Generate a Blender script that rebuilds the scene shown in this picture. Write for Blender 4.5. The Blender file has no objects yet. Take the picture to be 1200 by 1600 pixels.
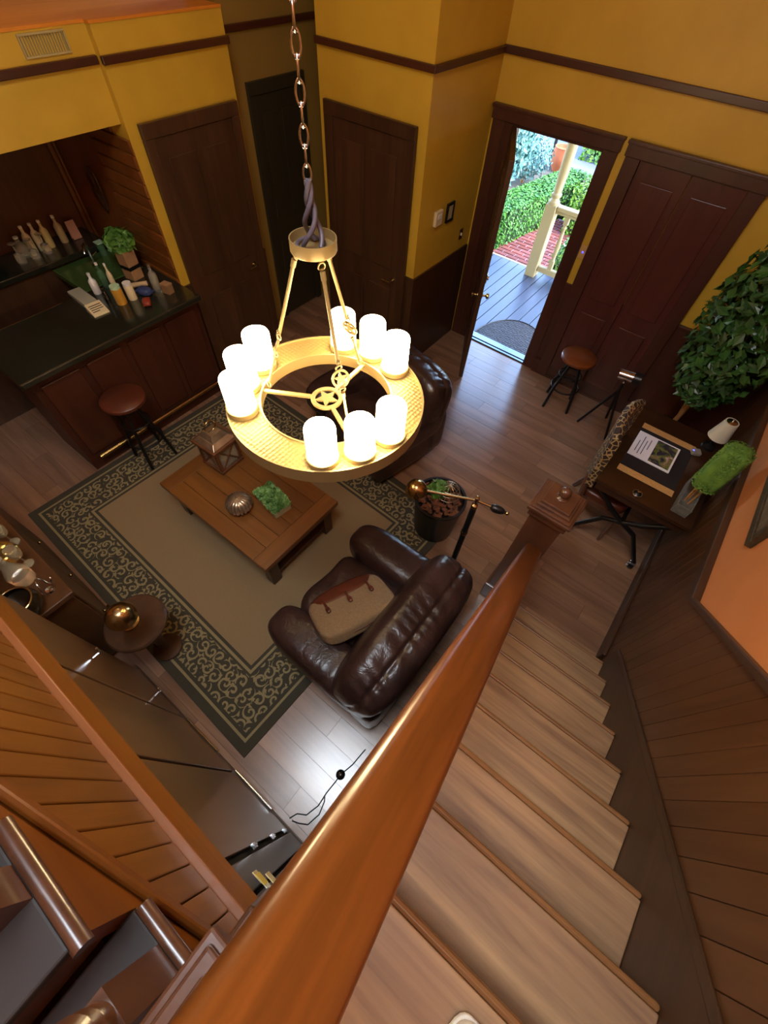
import bpy, math, random
from mathutils import Vector, Matrix
random.seed(7)
scene = bpy.context.scene
COL = scene.collection
R = math.radians

# ------------------------------------------------------------------ camera
def look_matrix(yaw, pitch, roll):
    f = Vector((-math.sin(yaw)*math.cos(pitch), math.cos(yaw)*math.cos(pitch), -math.sin(pitch)))
    r = Vector((math.cos(yaw), math.sin(yaw), 0))
    d = f.cross(r)
    c, s = math.cos(roll), math.sin(roll)
    X = c*r - s*d
    D = s*r + c*d
    return Matrix((X, -D, -f)).transposed()
cam_d = bpy.data.cameras.new('camera')
cam = bpy.data.objects.new('camera', cam_d)
COL.objects.link(cam)
CAM = Vector((0, 0, 3.25))
cam.matrix_world = Matrix.Translation(CAM) @ look_matrix(R(34.19), R(56.536), R(4.672)).to_4x4()
cam_d.sensor_fit = 'VERTICAL'
cam_d.sensor_height = 36.0
cam_d.lens = 664.18/1600*36.0
cam_d.clip_start = 0.02
cam_d.clip_end = 200
scene.camera = cam

# ------------------------------------------------------------------ world, sun, exposure
scene.view_settings.view_transform = 'Standard'
scene.view_settings.look = 'None'
scene.view_settings.gamma = 1.0
scene.view_settings.exposure = 0.8
scene.view_settings.use_curve_mapping = False
w = bpy.data.worlds.new('world'); scene.world = w; w.use_nodes = True
wn = w.node_tree.nodes; wl = w.node_tree.links
wn.clear()
sky = wn.new('ShaderNodeTexSky'); sky.sky_type = 'NISHITA'; sky.sun_disc = False
sky.sun_elevation = R(48); sky.sun_rotation = R(100)
bg = wn.new('ShaderNodeBackground'); bg.inputs['Strength'].default_value = 1.7
wo = wn.new('ShaderNodeOutputWorld')
wl.new(sky.outputs[0], bg.inputs[0]); wl.new(bg.outputs[0], wo.inputs[0])
def light(name, kind, loc, energy, color, **k):
    d = bpy.data.lights.new(name, kind); d.energy = energy; d.color = color
    for a, b in k.items(): setattr(d, a, b)
    o = bpy.data.objects.new(name, d); COL.objects.link(o); o.location = loc
    return o
sun = light('sun', 'SUN', (4, 8, 9), 2.6, (1.0, 0.95, 0.85), angle=R(1.0))
sun.rotation_euler = Vector((0.72, 0.12, 0.68)).to_track_quat('Z', 'Y').to_euler()
# added cool fill light set in an assumed skylight, brightens stairs and floor
sl = light('added_skylight_fill', 'AREA', (-0.45, -0.15, 4.985), 50.0, (0.86, 0.93, 1.0), shape='RECTANGLE', size=1.0)
sl.data.size_y = 1.0

# ------------------------------------------------------------------ helpers
def lin(h):
    if isinstance(h, str):
        h = h.lstrip('#'); h = tuple(int(h[i:i+2], 16)/255 for i in (0, 2, 4))
    return tuple(((c/12.92) if c <= 0.04045 else ((c+0.055)/1.055)**2.4) for c in h) + (1.0,)

class NT:
    def __init__(s, name):
        s.m = bpy.data.materials.new(name); s.m.use_nodes = True
        s.n = s.m.node_tree.nodes; s.l = s.m.node_tree.links
        s.b = s.n['Principled BSDF']
    def new(s, t, **k):
        x = s.n.new(t)
        for a, b in k.items(): setattr(x, a, b)
        return x
    def link(s, a, b): s.l.new(a, b)
    def math(s, op, a, b=None, c=None):
        x = s.n.new('ShaderNodeMath'); x.operation = op
        for i, v in enumerate((a, b, c)):
            if v is None: continue
            if isinstance(v, (int, float)): x.inputs[i].default_value = v
            else: s.l.new(v, x.inputs[i])
        return x.outputs[0]
    def mix(s, f, a, b):
        x = s.n.new('ShaderNodeMix'); x.data_type = 'RGBA'
        for sock, v in ((x.inputs[0], f), (x.inputs[6], a), (x.inputs[7], b)):
            if isinstance(v, (int, float)): sock.default_value = v
            elif isinstance(v, tuple): sock.default_value = v
            else: s.l.new(v, sock)
        return x.outputs[2]
    def coords(s, stretch=(1, 1, 1), rnd=True):
        tc = s.new('ShaderNodeTexCoord'); v = tc.outputs['Object']
        if rnd:
            oi = s.new('ShaderNodeObjectInfo')
            mu = s.math('MULTIPLY', oi.outputs['Random'], 37.0)
            va = s.new('ShaderNodeVectorMath', operation='ADD')
            s.link(v, va.inputs[0]); s.link(mu, va.inputs[1]); v = va.outputs[0]
        mp = s.new('ShaderNodeMapping'); mp.inputs['Scale'].default_value = stretch
        s.link(v, mp.inputs[0])
        return mp.outputs[0]
    def noise(s, vec, scale, detail=4, rough=.55, dist=0):
        n = s.new('ShaderNodeTexNoise'); n.inputs['Scale'].default_value = scale
        n.inputs['Detail'].default_value = detail; n.inputs['Roughness'].default_value = rough
        n.inputs['Distortion'].default_value = dist
        s.link(vec, n.inputs['Vector']); return n.outputs['Fac']
    def ramp(s, fac, stops):
        r = s.new('ShaderNodeValToRGB'); e = r.color_ramp.elements
        while len(e) < len(stops): e.new(0.5)
        for x, (p, c) in zip(e, stops): x.position = p; x.color = c
        s.link(fac, r.inputs[0]); return r.outputs[0]
    def bump(s, h, strength=.3, dist=.01):
        b = s.new('ShaderNodeBump'); b.inputs['Strength'].default_value = strength
        b.inputs['Distance'].default_value = dist
        s.link(h, b.inputs['Height']); s.link(b.outputs[0], s.b.inputs['Normal'])

def mat(name, base, rough=.5, metal=0.0, c2=None, scale=6, stretch=(1, 1, 1), bump=0, bscale=80, coat=0, dist=0, rnd=True, lo=.35, hi=.65, spec=None):
    t = NT(name)
    c1 = lin(base)
    v = t.coords(stretch, rnd)
    if c2:
        t.link(t.ramp(t.noise(v, scale, 5, .6, dist), [(lo, c1), (hi, lin(c2))]), t.b.inputs['Base Color'])
    else: t.b.inputs['Base Color'].default_value = c1
    t.b.inputs['Roughness'].default_value = rough; t.b.inputs['Metallic'].default_value = metal
    if coat: t.b.inputs['Coat Weight'].default_value = coat; t.b.inputs['Coat Roughness'].default_value = .12
    if spec is not None: t.b.inputs['Specular IOR Level'].default_value = spec
    if bump: t.bump(t.noise(v, bscale, 3), bump, .004)
    return t.m
def wood(name, a, b, axis='x', scale=5, rough=.4, coat=0, tone=.18, dist=1.2, bump=.08, spec=None, crough=.15):
    st = {'x': (.12, 1.6, 1.6), 'y': (1.6, .12, 1.6), 'z': (1.6, 1.6, .12)}[axis]
    t = NT(name); v = t.coords(st)
    f1 = t.noise(v, scale, 6, .62, dist); f2 = t.noise(v, scale*7, 3, .6, .2)
    f = t.math('ADD', t.math('MULTIPLY', f1, .78), t.math('MULTIPLY', f2, .22))
    col = t.ramp(f, [(.34, lin(a)), (.5, tuple((x+y)/2 for x, y in zip(lin(a), lin(b)))), (.66, lin(b))])
    oi = t.new('ShaderNodeObjectInfo')
    hv = t.new('ShaderNodeHueSaturation'); t.link(col, hv.inputs['Color'])
    t.link(t.math('MULTIPLY_ADD', oi.outputs['Random'], tone*2, 1-tone), hv.inputs['Value'])
    t.link(hv.outputs[0], t.b.inputs['Base Color'])
    t.b.inputs['Roughness'].default_value = rough
    if spec is not None: t.b.inputs['Specular IOR Level'].default_value = spec
    if coat: t.b.inputs['Coat Weight'].default_value = coat; t.b.inputs['Coat Roughness'].default_value = crough
    if bump: t.bump(f2, bump, .003)
    return t.m
def glow(name, color, strength):
    t = NT(name); t.b.inputs['Base Color'].default_value = lin(color)
    t.b.inputs['Emission Color'].default_value = lin(color); t.b.inputs['Emission Strength'].default_value = strength
    return t.m
def glass(name, color, rough=.03, alpha=.25):
    t = NT(name); t.b.inputs['Base Color'].default_value = lin(color); t.b.inputs['Roughness'].default_value = rough
    t.b.inputs['Transmission Weight'].default_value = 0.82; t.b.inputs['IOR'].default_value = 1.45
    return t.m

class MB:
    def __init__(s): s.v = []; s.f = []
    def add(s, vs, fs):
        o = len(s.v); s.v += [tuple(v) for v in vs]; s.f += [tuple(i+o for i in f) for f in fs]; return s
    def box(s, x0, x1, y0, y1, z0, z1):
        vs = [(x0,y0,z0),(x1,y0,z0),(x1,y1,z0),(x0,y1,z0),(x0,y0,z1),(x1,y0,z1),(x1,y1,z1),(x0,y1,z1)]
        return s.add(vs, [(3,2,1,0),(4,5,6,7),(0,1,5,4),(1,2,6,5),(2,3,7,6),(3,0,4,7)])
    def cbox(s, c, d): return s.box(c[0]-d[0]/2, c[0]+d[0]/2, c[1]-d[1]/2, c[1]+d[1]/2, c[2]-d[2]/2, c[2]+d[2]/2)
    def prism(s, poly, ax, a, b):
        n = len(poly)
        area = sum(poly[i][0]*poly[(i+1)%n][1]-poly[(i+1)%n][0]*poly[i][1] for i in range(n))
        if area < 0: poly = poly[::-1]
        def m(p, t): return {'x': (t, p[0], p[1]), 'y': (p[0], t, p[1]), 'z': (p[0], p[1], t)}[ax]
        vs = [m(p, a) for p in poly]+[m(p, b) for p in poly]
        fs = [tuple(range(n))[::-1], tuple(range(n, 2*n))]+[(i, (i+1)%n, n+(i+1)%n, n+i) for i in range(n)]
        if ax == 'y': fs = [f[::-1] for f in fs]
        return s.add(vs, fs)
    def lathe(s, prof, n=24, c=(0, 0, 0)):
        vs = []; fs = []; k = len(prof)
        for (r, z) in prof:
            r = max(r, 1e-4)
            for i in range(n):
                a = 2*math.pi*i/n; vs.append((c[0]+r*math.cos(a), c[1]+r*math.sin(a), c[2]+z))
        for j in range(k-1):
            for i in range(n): fs.append((j*n+i, j*n+(i+1)%n, (j+1)*n+(i+1)%n, (j+1)*n+i))
        fs.append(tuple(range(n))[::-1]); fs.append(tuple((k-1)*n+i for i in range(n)))
        return s.add(vs, fs)
    def tube(s, pts, r, n=8, closed=False, taper=None):
        pts = [Vector(p) for p in pts]; k = len(pts); vs = []; fs = []
        up = None
        for j, p in enumerate(pts):
            if closed: t = pts[(j+1)%k]-pts[(j-1)%k]
            else: t = pts[min(j+1, k-1)]-pts[max(j-1, 0)]
            t.normalize()
            if up is None:
                up = Vector((0, 0, 1)) if abs(t.z) < .9 else Vector((1, 0, 0))
            up = (up - t*up.dot(t))
            if up.length < 1e-5: up = t.orthogonal()
            up.normalize(); sd = t.cross(up)
            rr = r if taper is None else r*taper[j]
            for i in range(n):
                a = 2*math.pi*i/n; vs.append(p+up*math.cos(a)*rr+sd*math.sin(a)*rr)
        rng = k if closed else k-1
        for j in range(rng):
            for i in range(n):
                a, b = j*n, ((j+1)%k)*n
                fs.append((a+i, b+i, b+(i+1)%n, a+(i+1)%n))
        if not closed: fs.append(tuple(range(n))); fs.append(tuple((k-1)*n+i for i in range(n))[::-1])
        return s.add(vs, fs)
    def cyl(s, a, b, r, n=16, r2=None):
        return s.tube([a, b], r, n, taper=None if r2 is None else [1, r2/r])
    def soft(s, c, d, p=4, n=12, rot=None, disp=None):
        """rounded cushion: cube grid projected on a p-norm ball"""
        idx = {}; vs = []; fs = []
        def vert(q):
            k = tuple(round(x, 5) for x in q)
            if k in idx: return idx[k]
            nn = sum(abs(x)**p for x in q)**(1/p)
            u = Vector([x/nn for x in q])
            P = Vector((u.x*d[0]/2, u.y*d[1]/2, u.z*d[2]/2))
            if disp:
                g = Vector([abs(x)**(p-1)*(1 if x > 0 else -1) for x in u]); g.normalize()
                P += g*disp(u)
            if rot: P = rot @ P
            idx[k] = len(vs); vs.append(P+Vector(c)); return idx[k]
        g = [-1+2*i/n for i in range(n+1)]
        g = [math.tan(x*math.pi/4) for x in g]
        for ax in range(3):
            for sg in (-1, 1):
                for i in range(n):
                    for j in range(n):
                        q = []
                        for a, b in ((i, j), (i+1, j), (i+1, j+1), (i, j+1)):
                            v = [0, 0, 0]; v[ax] = sg; v[(ax+1)%3] = g[a]; v[(ax+2)%3] = g[b]; q.append(vert(v))
                        fs.append(tuple(q if sg > 0 else q[::-1]))
        return s.add(vs, fs)
    def ring(s, r0, r1, z0, z1, n=48, c=(0, 0, 0)):
        vs = []; fs = []
        for (r, z) in ((r0, z0), (r1, z0), (r1, z1), (r0, z1)):
            for i in range(n):
                a = 2*math.pi*i/n; vs.append((c[0]+r*math.cos(a), c[1]+r*math.sin(a), c[2]+z))
        for j in range(4):
            for i in range(n): fs.append((j*n+i, j*n+(i+1)%n, ((j+1)%4)*n+(i+1)%n, ((j+1)%4)*n+i))
        return s.add(vs, fs)
    def xf(s, M):
        s.v = [tuple(M @ Vector(v)) for v in s.v]; return s
    def mesh(s, name, m=None, smooth=None):
        me = bpy.data.meshes.new(name); me.from_pydata(s.v, [], s.f); me.update()
        if m: me.materials.append(m)
        if smooth is not None:
            me.shade_smooth()
            try: me.set_sharp_from_angle(angle=R(smooth))
            except Exception: pass
        return me
def obj(name, me, parent=None, loc=None, rot=None, scl=None):
    o = bpy.data.objects.new(name, me); COL.objects.link(o)
    if parent: o.parent = parent
    if loc: o.location = loc
    if rot: o.rotation_euler = rot
    if scl: o.scale = scl
    return o
def bev(o, wd, seg=2):
    b = o.modifiers.new('bevel', 'BEVEL'); b.width = wd; b.segments = seg; b.limit_method = 'ANGLE'; b.angle_limit = R(40)
    return o
def part(name, mb, m, parent, bevel=0, smooth=None, label=None, **k):
    o = obj(name, mb.mesh(name, m, smooth), parent, **k)
    if bevel: bev(o, bevel)
    if label: o['label'] = label
    return o
def tag(o, label, cat, group=None):
    o['label'] = label; o['category'] = cat
    if group: o['group'] = group
    return o
def thing(name, label, cat, loc=(0, 0, 0), rz=0, group=None):
    o = obj(name, None, None, loc, (0, 0, rz)); o.empty_display_size = .1
    return tag(o, label, cat, group)
def struct(name, mb, m, parent=None, bevel=0, smooth=None, label=None):
    o = obj(name, mb.mesh(name, m, smooth), parent)
    if bevel: bev(o, bevel)
    if parent is None: o['kind'] = 'structure'
    if label: o['label'] = label
    return o
def dup(root, loc, rz=0, label=None, group=None):
    r = root.copy(); COL.objects.link(r); r.location = loc; r.rotation_euler = (0, 0, rz)
    if label: r['label'] = label
    if group: r['group'] = group
    for ch in list(root.children):
        c = ch.copy(); COL.objects.link(c); c.parent = r
        for g in ch.children:
            e = g.copy(); COL.objects.link(e); e.parent = c
    return r

# ------------------------------------------------------------------ materials
M_yellow = mat('yellow_plaster', '#c8a232', .5, c2='#be982c', scale=2, bump=.08, bscale=120)
M_orange = mat('orange_plaster', '#d0824a', .6, c2='#c67a42', scale=2, bump=.08, bscale=120)
M_ceil = mat('ceiling_paint', '#d8b888', .8, c2='#ceae7e', scale=2)
M_ledge = wood('ledge_wood', '#dc8c2c', '#c4761c', 'y', 3, .5)
M_maroon = wood('maroon_wood', '#48261a', '#381a12', 'z', 4, .38, tone=.08)
M_darkwood = wood('dark_wood', '#4c321f', '#382314', 'z', 4, .38, tone=.1)
M_doorred = wood('door_red_wood', '#502620', '#3e1a16', 'z', 4, .32, tone=.08)
M_trim = wood('trim_wood', '#4a2614', '#3a1b0e', 'x', 4, .4, tone=.05)
M_trimy = wood('trim_wood_y', '#4a2614', '#3a1b0e', 'y', 4, .4, tone=.05)
M_board = wood('bead_board_wood', '#8c5818', '#6c400e', 'z', 4, .38, tone=.12, coat=.2)
M_boardr = wood('stair_wall_board_wood', '#5e3c20', '#482a14', 'z', 4, .4, tone=.1, coat=.15)
M_rail = wood('hand_rail_wood', '#7e4416', '#542b0c', 'y', 4.5, .3, coat=.35, tone=.03, dist=1.6)
M_newel = wood('newel_wood', '#603c28', '#44281a', 'z', 4, .3, coat=.35, tone=.05)
M_string = wood('string_wood', '#804a14', '#66360c', 'x', 3, .4, coat=.2, tone=.06)
M_ledgetrim = wood('ledge_trim_wood', '#a2683e', '#8c5430', 'x', 4, .35, coat=.3, tone=.05)
M_panel = wood('panel_wood', '#7c5a3a', '#684a2e', 'z', 2, .34, tone=.08, coat=.2)
M_grey_panel = wood('grey_panel_wood', '#5c5048', '#4c4239', 'z', 2, .4, tone=.08)
M_skirt = wood('skirt_wood', '#4a3220', '#382415', 'y', 4, .42, tone=.05)
M_gap = mat('dark_gap', '#140d09', .8)
M_tread = wood('tread_wood', '#ac8860', '#70523c', 'x', 3.2, .42, tone=.06, dist=2.4)
M_nose = wood('nosing_wood', '#8a6038', '#6c4626', 'x', 3, .4, tone=.06)
M_riser = wood('riser_wood', '#5e3c22', '#4a2e18', 'x', 3, .5, tone=.08)
M_plank = wood('floor_plank_wood', '#9a7458', '#6e503c', 'x', 2.6, .27, coat=.9, crough=.22, tone=.14, dist=1.0, bump=.05)
M_sub = mat('sub_floor', '#2e2019', .8)
M_leather = None
def make_leather():
    t = NT('brown_leather'); v = t.coords((1, 1, 1))
    t.link(t.ramp(t.noise(v, 5, 4), [(.35, lin('#281916')), (.65, lin('#382521'))]), t.b.inputs['Base Color'])
    t.b.inputs['Roughness'].default_value = .3
    f = t.math('ADD', t.math('MULTIPLY', t.noise(v, 14, 3, .6, .6), .8), t.math('MULTIPLY', t.noise(v, 220, 2), .05))
    t.bump(f, .35, .02); return t.m
M_leather = make_leather()
M_brass = mat('brass', '#bca476', .24, 1.0, c2='#a89062', scale=5)
M_chrome = mat('chrome', '#d0d0d0', .15, 1.0)
M_ironblk = mat('black_iron', '#15110f', .45, .3)
M_black = mat('black_plastic', '#101012', .35)
M_blackgloss = mat('black_gloss', '#12100f', .15, coat=.5)
M_bar = mat('bar_top_stone', '#2a2a20', .2, c2='#22231a', scale=3, coat=.4)
M_green_glass = mat('green_bar_glass', '#41602c', .2, c2='#3a5626', scale=2, coat=.5)
M_barfront = wood('bar_front_wood', '#4c2616', '#38190e', 'z', 3, .4, tone=.06)
M_ringmetal = None
def make_ring():
    t = NT('hammered_cream_metal'); v = t.coords((1, 1, 1), False)
    t.b.inputs['Base Color'].default_value = lin('#8f7a48'); t.b.inputs['Metallic'].default_value = .35
    t.b.inputs['Roughness'].default_value = .45
    vo = t.new('ShaderNodeTexVoronoi'); vo.inputs['Scale'].default_value = 58; vo.inputs['Randomness'].default_value = .2; t.link(v, vo.inputs['Vector'])
    t.bump(vo.outputs['Distance'], .6, .006); return t.m
M_ringmetal = make_ring()
M_ringside = mat('aged_cream_metal', '#9a8558', .4, .35)
M_candle = glow('candle_glow', '#ffe3b0', 23.0)
M_cream = mat('cream_paint', '#9c9070', .6)
M_white = mat('white_plastic', '#e6e2da', .4)
M_paper = mat('white_paper', '#eef0f4', .7)
M_stone_grey = mat('grey_stone', '#6e6a60', .8, c2='#5a564e', scale=20, bump=.3)
M_terra = mat('terracotta', '#b5623c', .7, c2='#a05532', scale=6)
M_glass = glass('clear_glass', '#f2ead0')
M_amber = glass('amber_glass', '#caa050')
M_grglass = glass('green_glass', '#9fd0a0')
M_silver = mat('aged_silver', '#b8a890', .3, .8, c2='#94846c', scale=9)

# ------------------------------------------------------------------ floor
YB, XR, XL, YS, ZC = 4.58, 0.90, -5.20, -1.30, 5.0
floor = struct('floor', MB().box(XL, XR, YS, YB+.12, -.06, -.008), M_sub)
_pm = {}
def plank_mesh(l, wd):
    k = (round(l, 3), round(wd, 3))
    if k not in _pm: _pm[k] = MB().box(0, k[0], 0, k[1], -.01, 0).mesh('plank', M_plank)
    return _pm[k]
PW = .155; yy = YS; row = 0
while yy < YB+.1:
    wd = min(PW, YB+.1-yy); x = XL - ((row*0.437) % 1.25)
    while x < XR:
        a, b = max(x, XL), min(x+1.25, XR)
        if b-a > .02: obj('plank', plank_mesh(b-a-.002, wd-.002), floor, (a+.001, yy+.001, 0))
        x += 1.25
    yy += PW; row += 1

# ------------------------------------------------------------------ walls
TZ = 2.49
def trim_band(name, mb, parent): return struct(name, mb, M_trim, parent, .004)
# door wall
dx0, dx1, dz = -2.08, -1.235, 2.07
wb = MB().box(-2.42, dx0, YB, YB+.12, 0, ZC).box(dx1, XR+.12, YB, YB+.12, 0, ZC).box(dx0, dx1, YB, YB+.12, dz, ZC)
wall_back = struct('wall_back', wb, M_yellow)
struct('wainscot', MB().box(-1.12, XR, YB-.025, YB-.001, 0, 1.03), M_maroon, wall_back)
struct('wainscot_cap', MB().box(-0.0, XR, YB-.04, YB-.001, 1.03, 1.06), M_maroon, wall_back, .005)
struct('baseboard', MB().box(-1.12, XR, YB-.05, YB-.026, 0, .16).box(-1.12, XR, YB-.06, YB-.051, 0, .03), M_maroon, wall_back, .004)
struct('picture_rail', MB().box(-2.30, XR, YB-.03, YB-.001, TZ-.024, TZ+.024), M_trim, wall_back, .005)
# right wall with stair wainscot
wall_right = struct('wall_right', MB().box(XR, XR+.12, YS, YB+.12, 0, ZC), M_orange)
def captop(y): return 1.08 if y > 1.83 else 1.08+(1.83-y)*.95
y = -1.05; BW = .09
while y < YB-.05:
    y1 = min(y+BW, YB-.04)
    a, b = y+.0008, y1-.0008
    poly = [(a, 0), (b, 0), (b, captop(b)-.02)]
    if a < 1.83 < b: poly.append((1.83, 1.06))
    poly.append((a, captop(a)-.02))
    struct('board', MB().prism(poly, 'x', XR-.02, XR-.001), M_boardr, wall_right, .002)
    y += BW
capz = [(YB-.05, 1.06), (1.83, 1.06), (-1.05, captop(-1.05)-.02), (-1.05, captop(-1.05)+.05), (1.80, 1.13), (YB-.05, 1.13)]
struct('cap_rail', MB().prism([(y, z-.0) for y, z in capz], 'x', XR-.045, XR-.001), M_skirt, wall_right, .006)
struct('baseboard', MB().box(XR-.045, XR-.021, 1.75, YB-.06, 0, .14), M_skirt, wall_right, .005)
# left wall with closet door beside the bar opening
XLW = -3.80
wl_ = MB().box(XLW-.20, XLW, 1.98, 2.99, 0, 2.644).box(XLW-.17, XLW-.05, YS, 1.98, 2.17, 2.644)
wall_left = struct('wall_left', wl_, M_yellow)
struct('picture_rail', MB().box(XLW+.001, XLW+.03, 1.97, 3.0, TZ-.021, TZ+.021).box(XLW-.049, XLW-.02, YS, 1.97, TZ-.021, TZ+.021), M_trimy, wall_left, .005)
struct('wainscot', MB().box(XLW+.001, XLW+.02, 1.98, 2.99, 0, 1.03), M_darkwood, wall_left)
# ledge over the bar (dropped ceiling with timber top)
struct('ceiling_ledge', MB().box(XL, XLW+.004, 1.975, 2.992, 2.645, 2.66).box(XL, XLW-.046, YS, 1.975, 2.645, 2.66), M_ledge)
# bar room walls
wbar = struct('wall_bar_back', MB().box(XL-.12, XL, YS, YB+.12, 0, ZC), wood('bar_back_wood', '#6a4028', '#54301c', 'z', 3, .4))
M_barside = wood('bar_side_wood', '#8a5424', '#6e3e16', 'z', 3, .35, tone=.05)
wside = struct('wall_bar_side', MB().box(XL, XLW-.201, 1.99, 2.11, 0, 2.60), M_barside)
struct('corner_moulding', MB().box(XL+.001, XL+.05, 1.93, 1.988, 1.0, 2.6).box(XL+.051, XL+.09, 1.96, 1.988, 1.0, 2.6), M_barside, wside, .01)
# rippled brown boards on the jamb of the bar opening
for i in range(26):
    z0 = .2+i*.09
    mb = MB().prism([(1.978, z0), (1.968-.010*(i % 2), z0+.01), (1.956, z0+.086), (1.978, z0+.088)], 'x', -4.35, XLW-.004 if z0 < 2.07 else XLW-.205)
    struct('shingle', mb, M_barside, wside)
# recess wall further left
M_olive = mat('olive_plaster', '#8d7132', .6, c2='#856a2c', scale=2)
wrec = struct('wall_recess', MB().box(-4.20, -4.08, 2.99, YB+.12, 0, ZC), M_olive)
struct('picture_rail', MB().box(-4.079, -4.05, 3.0, YB, TZ-.021, TZ+.021), M_trimy, wrec, .005)
struct('wall_recess_end', MB().box(-4.08, -3.42, YB, YB+.12, 0, ZC), M_olive)
# closet block (column) by the entrance
CX0, CX1, CY = -3.42, -2.30, 3.56
wcol = struct('wall_closet', MB().box(CX0, CX1, CY, YB+.12, 0, ZC), M_yellow)
struct('picture_rail', MB().box(CX0, CX1+.03, CY-.03, CY-.001, TZ-.021, TZ+.021).box(CX1+.001, CX1+.03, CY-.001, YB-.03, TZ-.021, TZ+.021), M_trim, wcol, .005)
struct('wainscot', MB().box(CX0, CX1+.02, CY-.02, CY-.001, 0, 1.03).box(CX1+.001, CX1+.02, CY, YB-.03, 0, 1.03), M_darkwood, wcol)
# unseen ceiling; its skylight opening, frame and pane are added for the light
cl = MB().box(XL, XR+.12, .4, YB+.12, ZC, ZC+.1).box(XL, XR+.12, YS, -.7, ZC, ZC+.1).box(XL, -1.0, -.7, .4, ZC, ZC+.1).box(.1, XR+.12, -.7, .4, ZC, ZC+.1)
struct('ceiling', cl, M_ceil)
win = struct('added_window_1', MB().box(-1.03, -.99, -.73, .43, ZC-.03, ZC+.12).box(.09, .13, -.73, .43, ZC-.03, ZC+.12).box(-.99, .09, -.73, -.69, ZC-.03, ZC+.12).box(-.99, .09, .39, .43, ZC-.03, ZC+.12), M_cream)
win['label'] = 'added unseen skylight frame over the stairwell'
struct('pane', MB().box(-.99, .09, -.69, .39, ZC+.05, ZC+.06), M_glass, win)
struct('wall_front', MB().box(XL, XR+.12, YS-.12, YS, 0, ZC), M_orange)

# ------------------------------------------------------------------ doors
def lever(name, parent, p, dirv, n):
    mb = MB().cyl(p, Vector(p)+Vector(n)*.05, .012, 10).cyl(Vector(p)+Vector(n)*.05, Vector(p)+Vector(n)*.05+Vector(dirv)*.1, .008, 10).cyl(p, Vector(p)+Vector(n)*.006, .026, 16)
    return part(name, mb, M_brass, parent, smooth=40)
def casing_y(name, x0, x1, ztop, y, m, cw=.10, cap=1.0):
    """casing on a wall facing -y"""
    o = struct(name, MB().box(x0, x0+cw, y-.035, y-.001, 0, ztop-.09).box(x1-cw, x1, y-.035, y-.001, 0, ztop-.09)
               .box(x0-.012*cap, x1+.012*cap, y-.036-.009*cap, y-.001, ztop-.09, ztop).box(x0-.02*cap, x1+.02*cap, y-.037-.018*cap, y-.001, ztop-.012, ztop+.01*cap+.001), m, None, .004)
    return o
def casing_x(name, y0, y1, ztop, x, m, cw=.10):
    return struct(name, MB().box(x+.001, x+.035, y0, y0+cw, 0, ztop-.09).box(x+.001, x+.035, y1-cw, y1, 0, ztop-.09)
                  .box(x+.001, x+.036, y0, y1, ztop-.09, ztop), m, None, .004)
# entrance casing, threshold
tr = casing_y('trim_1', dx0-.19, dx1+.115, 2.165, YB, M_maroon, .115); tr['label'] = 'dark casing around the open entrance door'
struct('jamb', MB().box(dx0-.075, dx0+.01, YB-.03, YB+.13, 0, dz).box(dx1-.01, dx1+.012, YB-.03, YB+.13, 0, dz).box(dx0, dx1, YB-.02, YB+.13, dz-.02, dz+.01), M_maroon, tr)
M_sill = mat('metal_sill', '#8090a8', .25, .8)
part('threshold', MB().box(dx0, dx1, YB-.02, YB+.13, -.005, .015).box(dx0, dx1, YB+.02, YB+.05, .015, .024), M_sill, tr, .003)
# open leaf
ang = math.atan2(-.74, .38)
leaf = obj('door_1', None, None, (dx0+.02, YB-.01, .012), (0, 0, ang)); leaf['kind'] = 'structure'
leaf['label'] = 'dark panelled entrance door swung open into the room'; leaf.empty_display_size = .1
part('leaf', MB().box(0, .83, -.022, .022, 0, 2.04), M_darkwood, leaf, .003)
for (x0, x1, z0, z1) in ((.12, .37, .25, .85), (.46, .71, .25, .85), (.12, .37, 1.05, 1.85), (.46, .71, 1.05, 1.85)):
    for s in (-1, 1):
        part('panel', MB().box(x0, x1, s*.0225-.008, s*.0225+.008, z0, z1), M_darkwood, leaf, .007)
for s in (-1, 1):
    part('door_knob', MB().lathe([(.028, 0), (.028, .006), (.01, .01), (.01, .035), (.026, .045), (.028, .06), (.015, .07), (0.001, .071)], 20).xf(Matrix.Translation((.77, s*.022, .95)) @ Matrix.Rotation(-s*math.pi/2, 4, 'X')), M_brass, leaf, smooth=40)
part('lock', MB().box(.745, .795, .022, .03, 1.08, 1.16).cyl((.77, .03, 1.12), (.77, .045, 1.12), .018, 14), M_brass, leaf, smooth=40)
part('hinge', MB().cyl((0, -.03, .2), (0, -.03, .3), .009, 10).cyl((0, -.03, 1.7), (0, -.03, 1.8), .009, 10), M_brass, leaf)
# dark red double door on the door wall
d2 = casing_y('door_2', -1.045, 0.0, 2.17, YB-.026, M_maroon, .12)
d2['label'] = 'dark red panelled double door with wide casing beside the entrance'
for k in range(2):
    x0 = -.925+.405*k
    lf = struct('door_panel', MB().box(x0+.003, x0+.402, YB-.046, YB-.028, .02, 2.075), M_doorred, d2, .003)
    for (z0, z1) in ((.2, .85), (1.0, 1.95)):
        part('raised_panel', MB().prism([(x0+.07, z0), (x0+.335, z0), (x0+.335, z1), (x0+.07, z1)], 'y', YB-.056, YB-.046), M_doorred, lf, .008)
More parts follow.
